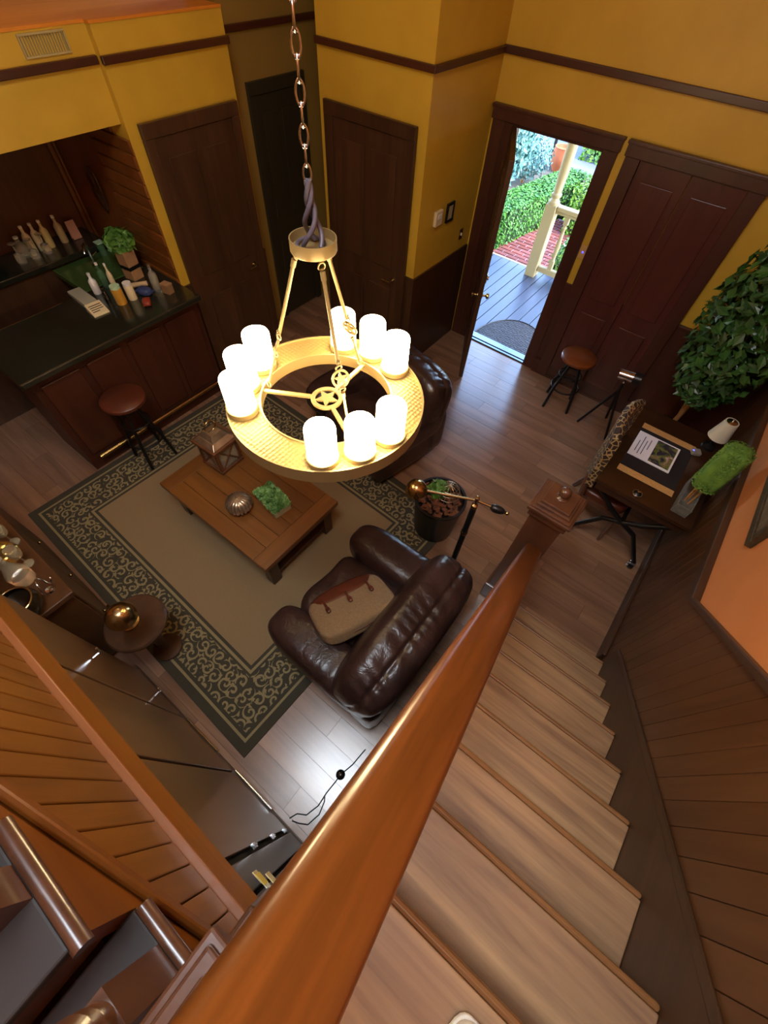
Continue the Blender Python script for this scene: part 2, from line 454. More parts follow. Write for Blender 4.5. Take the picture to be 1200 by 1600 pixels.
# closet door in the column
d3 = casing_y('door_3', -3.335, -2.375, 2.17, CY-.021, M_darkwood, .09, 0)
d3['label'] = 'dark closet door between narrow yellow wall strips'
lf = struct('door_panel', MB().box(-3.245, -2.465, CY-.04, CY-.022, .01, 2.075), M_darkwood, d3, .003)
for (a, b) in ((-3.16, -2.90), (-2.81, -2.55)):
    for (z0, z1) in ((.2, .85), (1.05, 1.95)): part('raised_panel', MB().box(a, b, CY-.05, CY-.04, z0, z1), M_darkwood, lf, .006)
lever('door_handle', d3, (-2.52, CY-.04, .95), (-1, 0, 0), (0, -1, 0))
# closet door on the left wall
d4 = casing_x('door_4', 2.055, 2.945, 2.17, XLW+.02, M_darkwood, .08)
d4['label'] = 'dark closet door beside the bar opening'
lf = struct('door_panel', MB().box(XLW+.021, XLW+.04, 2.135, 2.865, .01, 2.075), M_darkwood, d4, .003)
for (a, b) in ((2.21, 2.46), (2.54, 2.79)):
    for (z0, z1) in ((.2, .85), (1.05, 1.95)): part('raised_panel', MB().box(XLW+.04, XLW+.05, a, b, z0, z1), M_darkwood, lf, .006)
lever('door_handle', d4, (XLW+.04, 2.80, .95), (0, -1, 0), (1, 0, 0))
# olive door inside the recess
M_gdoor = mat('olive_black_paint', '#2e2a1c', .4)
d5 = casing_x('door_5', 3.32, 4.02, 2.17, -4.08, M_gdoor, .08)
d5['label'] = 'dark olive door in the passage recess'
lf = struct('door_panel', MB().box(-4.078, -4.062, 3.40, 3.94, .01, 2.075), M_gdoor, d5, .003)
for (a, b) in ((3.46, 3.64), (3.70, 3.88)):
    for (z0, z1) in ((.2, .85), (1.05, 1.95)): part('raised_panel', MB().box(-4.062, -4.054, a, b, z0, z1), M_gdoor, lf, .005)
lever('door_handle', d5, (-4.062, 3.88, .95), (0, -1, 0), (1, 0, 0))

# ------------------------------------------------------------------ main staircase
NZ0, NY0, RISE, RUN = .19, 1.67, .2195, .2215
st = thing('staircase', 'wooden stair flight with mottled brown treads descending to the floor', 'staircase', (0, 0, 0))
for k in range(9):
    z = NZ0+RISE*k; y = NY0-RUN*k
    yb = y-RUN-.03 if k < 8 else -1.28
    part('tread', MB().box(.0, .872, yb, y-.02, z-.028, z), M_tread, st, .004)
    part('nosing', MB().box(.0, .872, y-.0199, y+.0, z-.028, z+.001), M_nose, st, .009)
    part('riser', MB().box(.0, .872, y-.055, y-.04, z-RISE if k else .0, z-.0285), M_riser, st)
def sl_(y, o=0): return NZ0+(NY0-y)*RISE/RUN+o
part('wall_string', MB().prism([(1.70, 0), (1.70, .36), (1.62, sl_(1.62, .21)), (-1.0, sl_(-1.0, .21)), (-1.0, sl_(-1, -.4)), (1.35, 0)], 'x', .8725, .879), M_skirt, st)
part('string_moulding', MB().prism([(1.72, .33), (1.72, .37), (1.62, sl_(1.62, .235)), (-1.0, sl_(-1.0, .235)), (-1.0, sl_(-1, .19)), (1.62, sl_(1.62, .19))], 'x', .868, .879), M_skirt, st, .004)
part('outer_string', MB().prism([(1.66, 0), (1.66, .22), (-.1, sl_(-.1, .05)), (-.36, 1.99), (-.36, 0)], 'x', -.018, -.001), M_newel, st)
# balustrade
bl = thing('stair_banister', 'glossy orange brown banister with wide flat handrail along the stairs', 'banister', (0, 0, 0))
RA = 2.60
def railz(y): return RA-.99*y
ra, rb = -.75, 1.66
mbr = MB()
prof = [(-.021, -.030), (-.0195, -.018), (-.015, -.009), (-.008, -.003), (.001, .0), (.072, -.004), (.084, -.008), (.090, -.016), (.092, -.026), (.090, -.045), (.075, -.06), (-.006, -.06), (-.019, -.045)]
def rail_mesh(x0, a, b, n=14):
    vs = []; fs = []; k = len(prof)
    for i in range(n+1):
        y = a+(b-a)*i/n
        for (px, pz) in prof: vs.append((x0+px, y*1.4071, pz))
    for i in range(n):
        for j in range(k):
            fs.append((i*k+j, (i+1)*k+j, (i+1)*k+(j+1) % k, i*k+(j+1) % k))
    fs.append(tuple(range(k))); fs.append(tuple(n*k+j for j in range(k))[::-1])
    m = MB(); m.add(vs, fs); return m
part('hand_rail', rail_mesh(0, ra, rb), M_rail, bl, smooth=50, loc=(0, 0, RA), rot=(-math.atan(.99), 0, 0))
bal = None
for k in range(13):
    y = 1.50-k*RUN*.62
    zb = sl_(y)-.12; zt = railz(y)-.08; h = zt-zb
    if y < -.3: break
    mb = MB().box(-.012, .022, y-.017, y+.017, zb, zb+.12).box(-.012, .022, y-.017, y+.017, zt-.1, zt)
    mb.lathe([(.012, .12), (.016, .16), (.01, .2), (.014, h*.5), (.01, h-.16), (.015, h-.12), (.012, h-.1)], 10, (.005, y, zb))
    part('baluster', mb, M_newel, bl, smooth=35)
def newel(cx, cy, z0, ztop, hw, label, ball=True):
    nw = thing('newel_post', label, 'newel post', (cx, cy, z0))
    h = ztop-z0
    part('post', MB().box(-hw, hw, -hw, hw, 0, h-.10), M_newel, nw, .006)
    part('plinth', MB().box(-hw-.018, hw+.018, -hw-.018, hw+.018, 0, .2), M_newel, nw, .008)
    c = hw+.032
    part('cap', MB().box(-c+.014, c-.014, -c+.014, c-.014, h-.13, h-.075).box(-c, c, -c, c, h-.075, h-.05).box(-c+.012, c-.012, -c+.012, c-.012, h-.05, h-.036)
         .box(-c+.03, c-.03, -c+.03, c-.03, h-.036, h-.018).box(-c+.046, c-.046, -c+.046, c-.046, h-.018, h), M_newel, nw, .005)
    if ball:
        part('ball_finial', MB().lathe([(.034, h), (.036, h+.008), (.024, h+.018), (.020, h+.024), (.030, h+.034), (.0345, h+.05), (.030, h+.068), (.018, h+.08), (.001, h+.084)], 24), M_newel, nw, smooth=60)
    return nw
newel(0.005, 1.77, 0, 1.33, .10, 'brown square newel post with ball finial at the foot of the stairs')
newel(.026, -.345, 1.95, 2.46, .06, 'brown stepped-cap newel post at the stair landing', False)

# ------------------------------------------------------------------ south wall under the upper flight
YW = -.40
sw = struct('wall_stair_front', MB().box(-1.75, -.02, YW-.10, YW-.03, 0, 1.66), M_gap)
struct('wall_stair_return', MB().box(-1.75, -1.69, YS, YW-.101, 0, 1.66), M_gap)
M_lint = wood('lintel_wood', '#a0601a', '#86500e', 'x', 3, .5, coat=0, tone=.03)
cab = thing('wall_cabinet', 'row of tall brown cabinet doors built in below the upper stairs', 'cabinet', (0, YW, 0))
for (a, b, m) in ((-1.69, -1.215, M_panel), (-1.195, -.71, M_panel), (-.69, -.235, M_panel), (-.205, -.10, M_grey_panel), (-.085, -.03, M_grey_panel)):
    part('cabinet_door', MB().box(a, b, -.029, -.012, .07, 1.49), m, cab, .004)
part('lintel', MB().box(-1.80, -.02, -.029, .0, 1.50, 1.691), M_lint, cab, .004)
part('kick_board', MB().box(-1.75, -.02, -.029, -.008, 0, .06), M_skirt, cab, .003)
part('kick_strip', MB().box(-.70, -.37, -.006, .004, .055, .085), M_chrome, cab, .003, label='shiny metal strip')
part('kick_strip', MB().box(-1.18, -.87, -.006, .004, .045, .07), M_brass, cab, .003, label='brass strip')
for z in (.25, .62, 1.05):
    part('hinge', MB().box(-.232, -.21, -.006, .004, z, z+.05).cyl((-.221, .002, z-.005), (-.221, .002, z+.055), .006, 8), M_chrome, cab)
part('coat_hook', MB().cyl((-1.45, -.006, .95), (-1.45, .03, .95), .008, 8).cyl((-1.45, .03, .95), (-1.45, .04, 1.0), .006, 8), M_chrome, cab)
part('coat_hook', MB().cyl((-1.33, -.006, .35), (-1.33, .03, .35), .01, 8).cyl((-1.33, .03, .35), (-1.33, .04, .39), .007, 8), M_chrome, cab)
trl = struct('trim_2', MB().box(-1.80, -.02, YW-.03, YW+.001, 1.692, 1.70).box(-1.80, -.02, YW-.03, YW+.006, 1.70, 1.712), M_ledgetrim, None, .006)
trl['label'] = 'pinkish brown ledge moulding above the built-in cabinet'
def strbot(x): return 2.07-.78*(x+.22)
uw = struct('wall_stair_upper', MB().prism([(-2.4, 1.713), (-.02, 1.713), (-.02, strbot(-.02)-.02), (-2.4, strbot(-2.4)-.02)], 'y', YW-.10, YW-.045), M_gap)
x = -1.98; BB = .078
while x < -.03:
    a, b = x+.0015, min(x+BB, -.025)-.0015
    if b > a: struct('board', MB().prism([(a, 1.714), (b, 1.714), (b, strbot(b)+.03), (a, strbot(a)+.03)], 'y', YW-.044, YW-.016), M_board, uw, .004)
    x += BB
# upper flight
M_uptread = mat('dark_tread_cover', '#2c2624', .6, c2='#241f1e', scale=8)
up = thing('upper_staircase', 'orange brown upper stair flight climbing left from the landing with rounded nosings', 'staircase', (0, 0, 0))
zig = [(.02, strbot(.02)-.02), (.02, 2.13)]
for j in range(6):
    nx = .03-.22*j; z = 2.166+.2195*j
    zig += [(nx-.03, z-.03), (nx-.03-.19, z-.03)]
    if j < 5: zig.append((nx-.22-.03, z-.03))
lastx, lastz = zig[-1]
zig += [(lastx-.1, lastz), (lastx-.1, strbot(lastx-.1))]
part('outer_string', MB().prism(zig, 'y', YW-.044, YW-.006), M_string, up)
mlo = [(.0, strbot(.0)-.02), (.0, strbot(0)+.03), (-1.4, strbot(-1.4)+.03), (-1.4, strbot(-1.4)-.02)]
part('string_moulding', MB().prism(mlo, 'y', YW-.006, YW+.012), M_string, up, .008)
for j in range(6):
    nx = .03-.22*j; z = 2.166+.2195*j
    part('tread', MB().box(nx-.245, nx-.015, YS+.02, YW+.0, z-.03, z), M_uptread, up, .004)
    rr = .015
    part('nosing', MB().cyl((nx-.24, YW+.008, z-.015), (nx-.005, YW+.008, z-.015), rr, 14), M_blackgloss if False else M_newel, up, smooth=50)
    part('riser', MB().box(nx-.05, nx-.035, YS+.02, YW-.045, z-.2195, z-.031), M_riser, up)
def turned(h):
    mb = MB().box(-.031, .031, -.031, .031, 0, .20).box(-.031, .031, -.031, .031, h-.14, h)
    mb.lathe([(.030, .195), (.030, .21), (.024, .22), (.034, .235), (.028, .25), (.037, .265), (.03, .28), (.040, .31), (.043, .35), (.036, .42), (.026, .5), (.02, h-.2), (.028, h-.17), (.022, h-.155), (.03, h-.14)], 20)
    return mb
ub = thing('turned_balustrade', 'turned golden brown balusters rising from the upper stair treads', 'balustrade', (0, 0, 0))
tm = turned(.85).mesh('baluster', M_newel, 35)
for j in range(5):
    nx = .03-.22*j; z = 2.166+.2195*j
    obj('baluster', tm, ub, (nx-.14, YW-.032, z))

# ------------------------------------------------------------------ chandelier
HX, HY, HZ = -1.015, .99, 2.0
ch = thing('chandelier', 'round hammered metal chandelier with nine glowing candle tubes on a chain', 'chandelier', (HX, HY, HZ))
part('ring', MB().ring(.278, .410, -.004, .0, 72), M_ringmetal, ch, smooth=40, label='hammered ring plate')
part('outer_band', MB().ring(.408, .415, -.058, .006, 72), M_ringside, ch, smooth=40)
part('inner_band', MB().ring(.273, .280, -.045, .006, 72), M_ringside, ch, smooth=40)
A3 = (-149, 95, -26)
def star_mb(ro, ri, rs, t):
    mb = MB().ring(ri, ro, -t/2, t/2, 28)
    pts = []
    for i in range(10):
        r = rs if i % 2 == 0 else rs*.42
        a = math.pi/2+i*math.pi/5; pts.append((r*math.cos(a), r*math.sin(a)))
    return mb.prism(pts, 'z', -t/2, t/2)
part('star_hub', star_mb(.068, .05, .054, .012).xf(Matrix.Translation((0, 0, -.01))), M_ringside, ch, .002)
tube_me = MB().lathe([(.001, .012), (.054, .012), (.057, .02), (.057, .160), (.054, .169), (.045, .174), (.02, .176), (.001, .176)], 32).mesh('candle_tube', M_candle, 50)
cup_me = MB().lathe([(.060, .0), (.063, .002), (.063, .024), (.058, .026), (.058, .012), (.001, .012)], 32).mesh('candle_cup', M_ringside, 40)
link_me = MB().tube([(math.cos(a)*.0105*(1.0), 0, math.sin(a)*.024) for a in [2*math.pi*i/20 for i in range(20)]], .0032, 8, True).mesh('chain_link', M_chrome, 60)
eye_me = MB().tube([(math.cos(a)*.011, 0, math.sin(a)*.014) for a in [2*math.pi*i/16 for i in range(16)]], .003, 6, True).mesh('loop', M_ringside, 60)
med_me = star_mb(.034, .026, .028, .006).mesh('star_medallion', M_ringside)
DZ = .615
for ai, a0 in enumerate(A3):
    for da in (-24, 0, 24):
        a = R(a0+da); p = (.347*math.cos(a), .347*math.sin(a), 0)
        cu = obj('candle_cup', cup_me, ch, p); obj('candle_tube', tube_me, cu)
    a = R(a0); c, s = math.cos(a), math.sin(a)
    part('spoke', MB().box(.066, .276, -.009, .009, -.016, -.004).xf(Matrix.Rotation(a, 4, 'Z')), M_ringside, ch, .002)
    lo = Vector((c*.25, s*.25, .012)); hi = Vector((c*.055, s*.055, DZ-.03)); d = hi-lo; L = d.length; u = d/L
    part('upper_rod', MB().cyl(lo+u*(L*.46), hi-u*.035, .0065, 12).lathe([(.0065, 0), (.009, .004), (.0065, .008), (.009, .012), (.0065, .016)], 12, tuple(lo+u*(L*.46))).cyl(hi-u*.06, hi-u*.035, .009, 12), M_ringside, ch, smooth=40)
    part('lower_rod', MB().cyl(lo+u*.03, lo+u*(L*.28), .0055, 12).cyl(lo+u*(L*.26), lo+u*(L*.285), .008, 12), M_ringside, ch, smooth=40)
    side = Vector((-s, c, 0)); nrm = side.cross(u)
    MM = Matrix((side, u, nrm)).transposed()
    obj('star_medallion', med_me, ch, tuple(lo+u*(L*.375)), MM.to_euler())
    EM = Matrix((side, nrm, u)).transposed()
    for q in (.305, .44): obj('loop', eye_me, ch, tuple(lo+u*(L*q)), EM.to_euler())
    for q in (.02, L-.02): obj('loop', eye_me, ch, tuple(lo+u*q), EM.to_euler())
part('canopy_dish', MB().lathe([(.001, DZ-.03), (.071, DZ-.03), (.073, DZ-.026), (.073, DZ+.008), (.069, DZ+.008), (.069, DZ-.02), (.001, DZ-.02)], 40), M_ringside, ch, smooth=35)
cord = MB()
for k in range(3):
    cord.tube([(.028*math.cos(t*5+k*2.1)*(1-t)**.7+.004*math.cos(k*2.1), .028*math.sin(t*5+k*2.1)*(1-t)**.7+.004*math.sin(k*2.1), DZ-.012+t*.165) for t in [i/16 for i in range(17)]], .0075, 7)
cord.tube([(.05*math.cos(t)*(.5+.5*math.sin(t*.4)), .05*math.sin(t)*(.5+.5*math.sin(t*.4)), DZ-.012) for t in [i*.3 for i in range(22)]], .006, 6)
M_cord = mat('grey_cord', '#5b5660', .3)
part('power_cord', cord, M_cord, ch, smooth=60)
z = DZ+.165; k = 0
while z < ZC-HZ-.05:
    obj('chain_link', link_me, ch, (0, 0, z), (0, 0, R(45+90*(k % 2)))); z += .0405; k += 1
part('ceiling_rose', MB().lathe([(.001, ZC-HZ-.06), (.02, ZC-HZ-.06), (.06, ZC-HZ-.03), (.07, ZC-HZ-.001)], 24), M_ringside, ch, smooth=40)

# two unseen globes added to brighten the ledge, upper walls and stairs
M_globe = glow('fill_globe_glow', '#ffdcaa', 26.0)
for (gx, gy, lab) in ((-3.3, 1.3, 'added unseen fill globe on the ceiling above the bar ledge'), (.45, -.55, 'added unseen fill globe on the ceiling above the stair landing')):
    cg = thing('added_ceiling_light', lab, 'added ceiling light', (gx, gy, ZC))
    part('mount', MB().lathe([(.001, -.04), (.12, -.04), (.14, -.001)], 28), M_brass, cg, smooth=40)
    part('globe', MB().lathe([(.001, -.20), (.06, -.19), (.11, -.15), (.13, -.10), (.125, -.06), (.11, -.041)], 28), M_globe, cg, smooth=60)

# ------------------------------------------------------------------ rug
def make_rug_mat(hx, hy):
    t = NT('rug_weave'); tc = t.new('ShaderNodeTexCoord'); sp = t.new('ShaderNodeSeparateXYZ'); t.link(tc.outputs['Object'], sp.inputs[0])
    X, Y = sp.outputs[0], sp.outputs[1]
    ex = t.math('SUBTRACT', hx, t.math('ABSOLUTE', X)); ey = t.math('SUBTRACT', hy, t.math('ABSOLUTE', Y))
    e = t.math('MINIMUM', ex, ey)
    def band(a, b): return t.math('MULTIPLY', t.math('GREATER_THAN', e, a), t.math('LESS_THAN', e, b))
    # scrollwork: one spiral tendril per cell
    def spirals(scale, seed, turns, thr, rmax):
        mp = t.new('ShaderNodeMapping'); mp.inputs['Location'].default_value = (seed, seed*.7, 0)
        t.link(tc.outputs['Object'], mp.inputs[0])
        vo = t.new('ShaderNodeTexVoronoi', voronoi_dimensions='2D'); vo.inputs['Scale'].default_value = scale
        vo.inputs['Randomness'].default_value = .45
        t.link(mp.outputs[0], vo.inputs['Vector'])
        df = t.new('ShaderNodeVectorMath', operation='SUBTRACT')
        t.link(mp.outputs[0], df.inputs[0]); t.link(vo.outputs['Position'], df.inputs[1])
        q = t.new('ShaderNodeSeparateXYZ'); t.link(df.outputs[0], q.inputs[0])
        cc = t.new('ShaderNodeSeparateColor'); t.link(vo.outputs['Color'], cc.inputs[0])
        hand = t.math('SUBTRACT', t.math('MULTIPLY', t.math('GREATER_THAN', cc.outputs[0], .5), 2.0), 1.0)
        th = t.math('MULTIPLY', t.math('ARCTAN2', q.outputs[1], q.outputs[0]), hand)
        r = t.math('SQRT', t.math('ADD', t.math('MULTIPLY', q.outputs[0], q.outputs[0]), t.math('MULTIPLY', q.outputs[1], q.outputs[1])))
        sn = t.math('SINE', t.math('ADD', t.math('ADD', th, t.math('MULTIPLY', r, turns)), t.math('MULTIPLY', cc.outputs[1], 6.28)))
        m = t.math('MULTIPLY', t.math('GREATER_THAN', sn, thr), t.math('LESS_THAN', r, rmax))
        return m
    pat = t.math('MAXIMUM', spirals(11.5, 0.0, 150.0, .42, .052), spirals(17.0, 3.3, 0.0, .93, .05))
    pat = t.math('MULTIPLY', pat, band(.105, .355))
    line = t.math('MAXIMUM', band(.062, .080), band(.372, .392))
    tan = t.math('MAXIMUM', pat, line)
    n = t.noise(tc.outputs['Object'], 260, 2); n2 = t.noise(tc.outputs['Object'], 3, 2)
    dark = t.mix(n, lin('#3a362c'), lin('#4c473a')); tanc = t.mix(n, lin('#7d6f50'), lin('#978862'))
    bord = t.mix(tan, dark, tanc)
    field = t.mix(n, lin('#7c674a'), lin('#957e5c'))
    col = t.mix(t.math('GREATER_THAN', e, .415), bord, field)
    t.link(col, t.b.inputs['Base Color']); t.b.inputs['Roughness'].default_value = .95
    t.b.inputs['Specular IOR Level'].default_value = .1
    wv = t.new('ShaderNodeTexWave'); wv.inputs['Scale'].default_value = 60; t.link(tc.outputs['Object'], wv.inputs['Vector'])
    t.bump(t.math('ADD', n, wv.outputs['Fac']), .25, .004)
    return t.m
RW, RH = 2.86, 2.46
rot = R(-1.8)
rc = Vector((-.72, -.33, 0)) + Matrix.Rotation(rot, 3, 'Z') @ Vector((-RW/2, RH/2, 0))
rug = tag(obj('area_rug', MB().box(-RW/2, RW/2, -RH/2, RH/2, .001, .010).mesh('area_rug', make_rug_mat(RW/2, RH/2)), None, tuple(rc), (0, 0, rot)),
          'taupe area rug with dark scrollwork border under the coffee table', 'rug')
bev(rug, .003)
ZR = .011

# ------------------------------------------------------------------ coffee table and what stands on it
M_cta = wood('table_top_wood', '#7a4c1e', '#5c3612', 'x', 3, .4, tone=.16, coat=.15)
M_ctb = wood('table_end_wood', '#7a4c1e', '#5c3612', 'y', 3, .4, tone=.16, coat=.15)
ct = thing('coffee_table', 'low rustic wooden plank coffee table on the rug', 'coffee table', (-2.015, .995, ZR))
hx, hy, tz = .615, .395, .409
for i in range(6):
    y0 = -hy+i*(2*hy/6)
    part('plank', MB().box(-hx+.13, hx-.13, y0+.001, y0+2*hy/6-.001, tz-.05, tz), M_cta, ct, .003)
for s in (-1, 1):
    part('end_board', MB().box(min(s*hx, s*(hx-.129)), max(s*hx, s*(hx-.129)), -hy, hy, tz-.05, tz), M_ctb, ct, .004)
part('apron', MB().box(-hx+.04, hx-.04, -hy+.04, -hy+.065, tz-.15, tz-.05).box(-hx+.04, hx-.04, hy-.065, hy-.04, tz-.15, tz-.05)
     .box(-hx+.04, -hx+.065, -hy+.065, hy-.065, tz-.15, tz-.05).box(hx-.065, hx-.04, -hy+.065, hy-.065, tz-.15, tz-.05), M_darkwood, ct, .003)
for sx in (-1, 1):
    for sy in (-1, 1):
        cx, cy = sx*(hx-.09), sy*(hy-.09)
        part('leg', MB().box(cx-.045, cx+.045, cy-.045, cy+.045, 0, tz-.05), M_darkwood, ct, .005)
part('shelf', MB().box(-hx+.06, hx-.06, -hy+.06, hy-.06, .08, .11), M_darkwood, ct, .003)
TT = ZR+tz
# lantern
M_lw = wood('lantern_wood', '#6a4022', '#4e2c14', 'z', 4, .5, tone=.08)
ln = thing('lantern', 'wooden candle lantern with stepped metal roof and ring on the coffee table', 'lantern', (-2.42, 1.09, TT), R(3))
part('base', MB().box(-.12, .12, -.12, .12, 0, .03), M_lw, ln, .004)
for sx in (-1, 1):
    for sy in (-1, 1): part('corner_post', MB().box(sx*.1-.012, sx*.1+.012, sy*.1-.012, sy*.1+.012, .03, .25), M_lw, ln, .002)
for s in (-1, 1):
    part('glass_pane', MB().box(-.088, .088, s*.1-.002, s*.1+.002, .03, .25), M_glass, ln)
    part('glass_pane', MB().box(s*.1-.002, s*.1+.002, -.088, .088, .03, .25), M_glass, ln)
    p = MB()
    p.tube([(-.088, s*.107, .035), (.088, s*.107, .245)], .006, 6).tube([(.088, s*.107, .035), (-.088, s*.107, .245)], .006, 6)
    part('cross_bar', p, M_lw, ln)
    p = MB()
    p.tube([(s*.107, -.088, .035), (s*.107, .088, .245)], .006, 6).tube([(s*.107, .088, .035), (s*.107, -.088, .245)], .006, 6)
    part('cross_bar', p, M_lw, ln)
part('eave', MB().box(-.135, .135, -.135, .135, .25, .275), M_lw, ln, .004)
def frust(mb, a, b, z0, z1):
    return mb.add([(-a,-a,z0),(a,-a,z0),(a,a,z0),(-a,a,z0),(-b,-b,z1),(b,-b,z1),(b,b,z1),(-b,b,z1)], [(3,2,1,0),(4,5,6,7),(0,1,5,4),(1,2,6,5),(2,3,7,6),(3,0,4,7)])
part('roof', frust(frust(MB(), .115, .08, .275, .31), .075, .05, .31, .36), M_silver, ln, .003)
part('ring_handle', MB().tube([(0, .05*math.cos(a), .405+.05*math.sin(a)) for a in [2*math.pi*i/24 for i in range(24)]], .006, 8, True), M_brass, ln, smooth=60)
part('candle', MB().lathe([(.001, .03), (.035, .03), (.035, .12), (.001, .122)], 20), M_cream, ln, smooth=40)
# ribbed silver gourd
gd = thing('ornament_gourd', 'ribbed silver gourd ornament on the coffee table', 'ornament', (-1.935, .85, TT))
vs = []; fs = []; N = 72
profg = [(math.sin(math.pi*i/20)**.8, -math.cos(math.pi*i/20)) for i in range(21)]
for (r, zz) in profg:
    for i in range(N):
        a = 2*math.pi*i/N; rr = .104*r*(.86+.14*abs(math.sin(a*9)))+.0004
        vs.append((rr*math.cos(a), rr*math.sin(a), .078+.076*zz))
for j in range(20):
    for i in range(N): fs.append((j*N+i, j*N+(i+1) % N, (j+1)*N+(i+1) % N, (j+1)*N+i))
mb = MB(); mb.add(vs, fs); part('body', mb, M_silver, gd, smooth=80)
part('stem', MB().tube([(0, 0, .148), (.002, 0, .165), (.008, .002, .18)], .008, 8, taper=[1.3, .8, .6]), M_silver, gd, smooth=60)
# succulent box
def leafcloud(n, sampler, size, seed, up=.3):
    rnd = random.Random(seed); vs = []; fs = []
    for _ in range(n):
        p, nr = sampler(rnd); p = Vector(p); nr = Vector(nr)
        nr = (nr+Vector((rnd.uniform(-.8, .8), rnd.uniform(-.8, .8), rnd.uniform(-.8, .8)+up))).normalized()
        t = nr.orthogonal(); t.rotate(Matrix.Rotation(rnd.uniform(0, 6.28), 3, nr)); b = nr.cross(t)
        s = size*rnd.uniform(.6, 1.35); o = len(vs)
        vs += [p-t*s*.5, p+b*s*.28+nr*s*.1, p+t*s*.5, p-b*s*.28+nr*s*.1, p+t*s*.05+nr*s*.02]
        fs += [(o, o+1, o+4), (o+1, o+2, o+4), (o+2, o+3, o+4), (o+3, o, o+4)]
    m = MB(); m.add(vs, fs); return m
def leafmat(name, a, b, rough=.5):
    t = NT(name); v = t.coords((1, 1, 1))
    t.link(t.ramp(t.noise(v, 9, 3), [(.35, lin(a)), (.65, lin(b))]), t.b.inputs['Base Color'])
    t.b.inputs['Roughness'].default_value = rough; t.b.inputs['Subsurface Weight'].default_value = 0
    return t.m
M_succ = leafmat('succulent_green', '#4c7a3a', '#86b46a')
M_moss = leafmat('moss_green', '#4f7426', '#6f9436', .8)
M_ficus = leafmat('ficus_green', '#1f3a1a', '#3c6a2c', .35)
M_hedge = leafmat('hedge_green', '#265e18', '#4f8a28', .5)
M_hedge2 = leafmat('hedge_yellow_green', '#3e721c', '#769f32', .5)
M_blueb = leafmat('blue_green_leaves', '#2a5a4c', '#6a9ca0', .5)
M_plantg = leafmat('bright_plant_green', '#3c6a24', '#6c9a3c', .5)
M_hcore = mat('hedge_core', '#1c3a14', .9)
bx = thing('succulent_planter', 'pale rectangular planter box of green succulents on the coffee table', 'planter', (-1.78, 1.05, TT), R(-8))
part('box', MB().box(-.135, .135, -.075, .075, 0, .06), M_stone_grey if False else mat('pale_planter', '#a8a27c', .7), bx, .005)
def smp_box(hx, hy, z0, z1):
    def f(r):
        x, y = r.uniform(-hx, hx), r.uniform(-hy, hy)
        return (x, y, z0+(z1-z0)*r.random()**.5*(1-.4*(abs(x)/hx)**4)), (x*2, y*2, .2)
    return f
o = part('succulents', leafcloud(900, smp_box(.135, .08, .055, .115), .03, 3), M_succ, bx); o['kind'] = 'stuff'

# ------------------------------------------------------------------ leather armchairs
def make_armchair(label, loc, rz):
    """front is -x"""
    c = thing('armchair', label, 'armchair', loc, rz, None)
    part('base', MB().soft((-.02, 0, .22), (.80, .9, .28), 8, 8), M_leather, c, smooth=60)
    part('seat_cushion', MB().soft((-.10, 0, .41), (.74, .58, .22), 4.5, 14, disp=lambda u: .012*math.sin(u.x*9+u.y*4)), M_leather, c, smooth=70)
    def armdisp(u):
        return .006*math.sin(u.x*40+u.z*3+2*math.sin(u.x*8))*max(0, u.z)*math.exp(-((u.x-.25)/.3)**2)
    for s in (-1, 1):
        part('arm_panel', MB().soft((-.02, s*.40, .28), (.78, .20, .44), 8, 8), M_leather, c, smooth=60)
        part('arm_roll', MB().soft((-.05, s*.40, .49), (.90, .30, .31), 3.4, 28, disp=armdisp), M_leather, c, smooth=75)
        part('seam', MB().tube([(-.10, s*.40+math.cos(a)*.149, .49+math.sin(a)*.154) for a in [math.pi*i/14 for i in range(15)]], .004, 6), M_leather, c, smooth=60)
    def backdisp(u):
        g = max(0, 1-abs(u.z-.72)/.5)
        g = math.exp(-((u.x-.05)/.5)**2)*(1 if u.z > 0 else 0)
        return .006*math.sin(u.y*40+3*math.sin(u.y*7)+u.x*3)*g - .012*math.exp(-((u.x-.12)/.09)**2)*(1 if u.z > 0 else 0)
    Rm = Matrix.Rotation(R(14), 3, 'Y')
    part('backrest', MB().soft((.225, 0, .60), (.37, 1.08, .70), 4.2, 44, Rm, backdisp), M_leather, c, smooth=80)
    part('back_panel', MB().soft((.30, 0, .34), (.24, 1.04, .56), 6, 10), M_leather, c, smooth=70)
    for sx in (-.34, .30):
        for sy in (-.38, .38):
            part('foot', MB().lathe([(.025, 0), (.035, .03), (.04, .09)], 14, (sx, sy, 0)), M_darkwood, c, smooth=40)
    return c
make_armchair('brown leather armchair with rolled arms holding a tan throw pillow', (-.56, .80, ZR), 0)
make_armchair('dark leather armchair facing the coffee table near the entrance', (-1.80, 2.42, ZR), R(78))
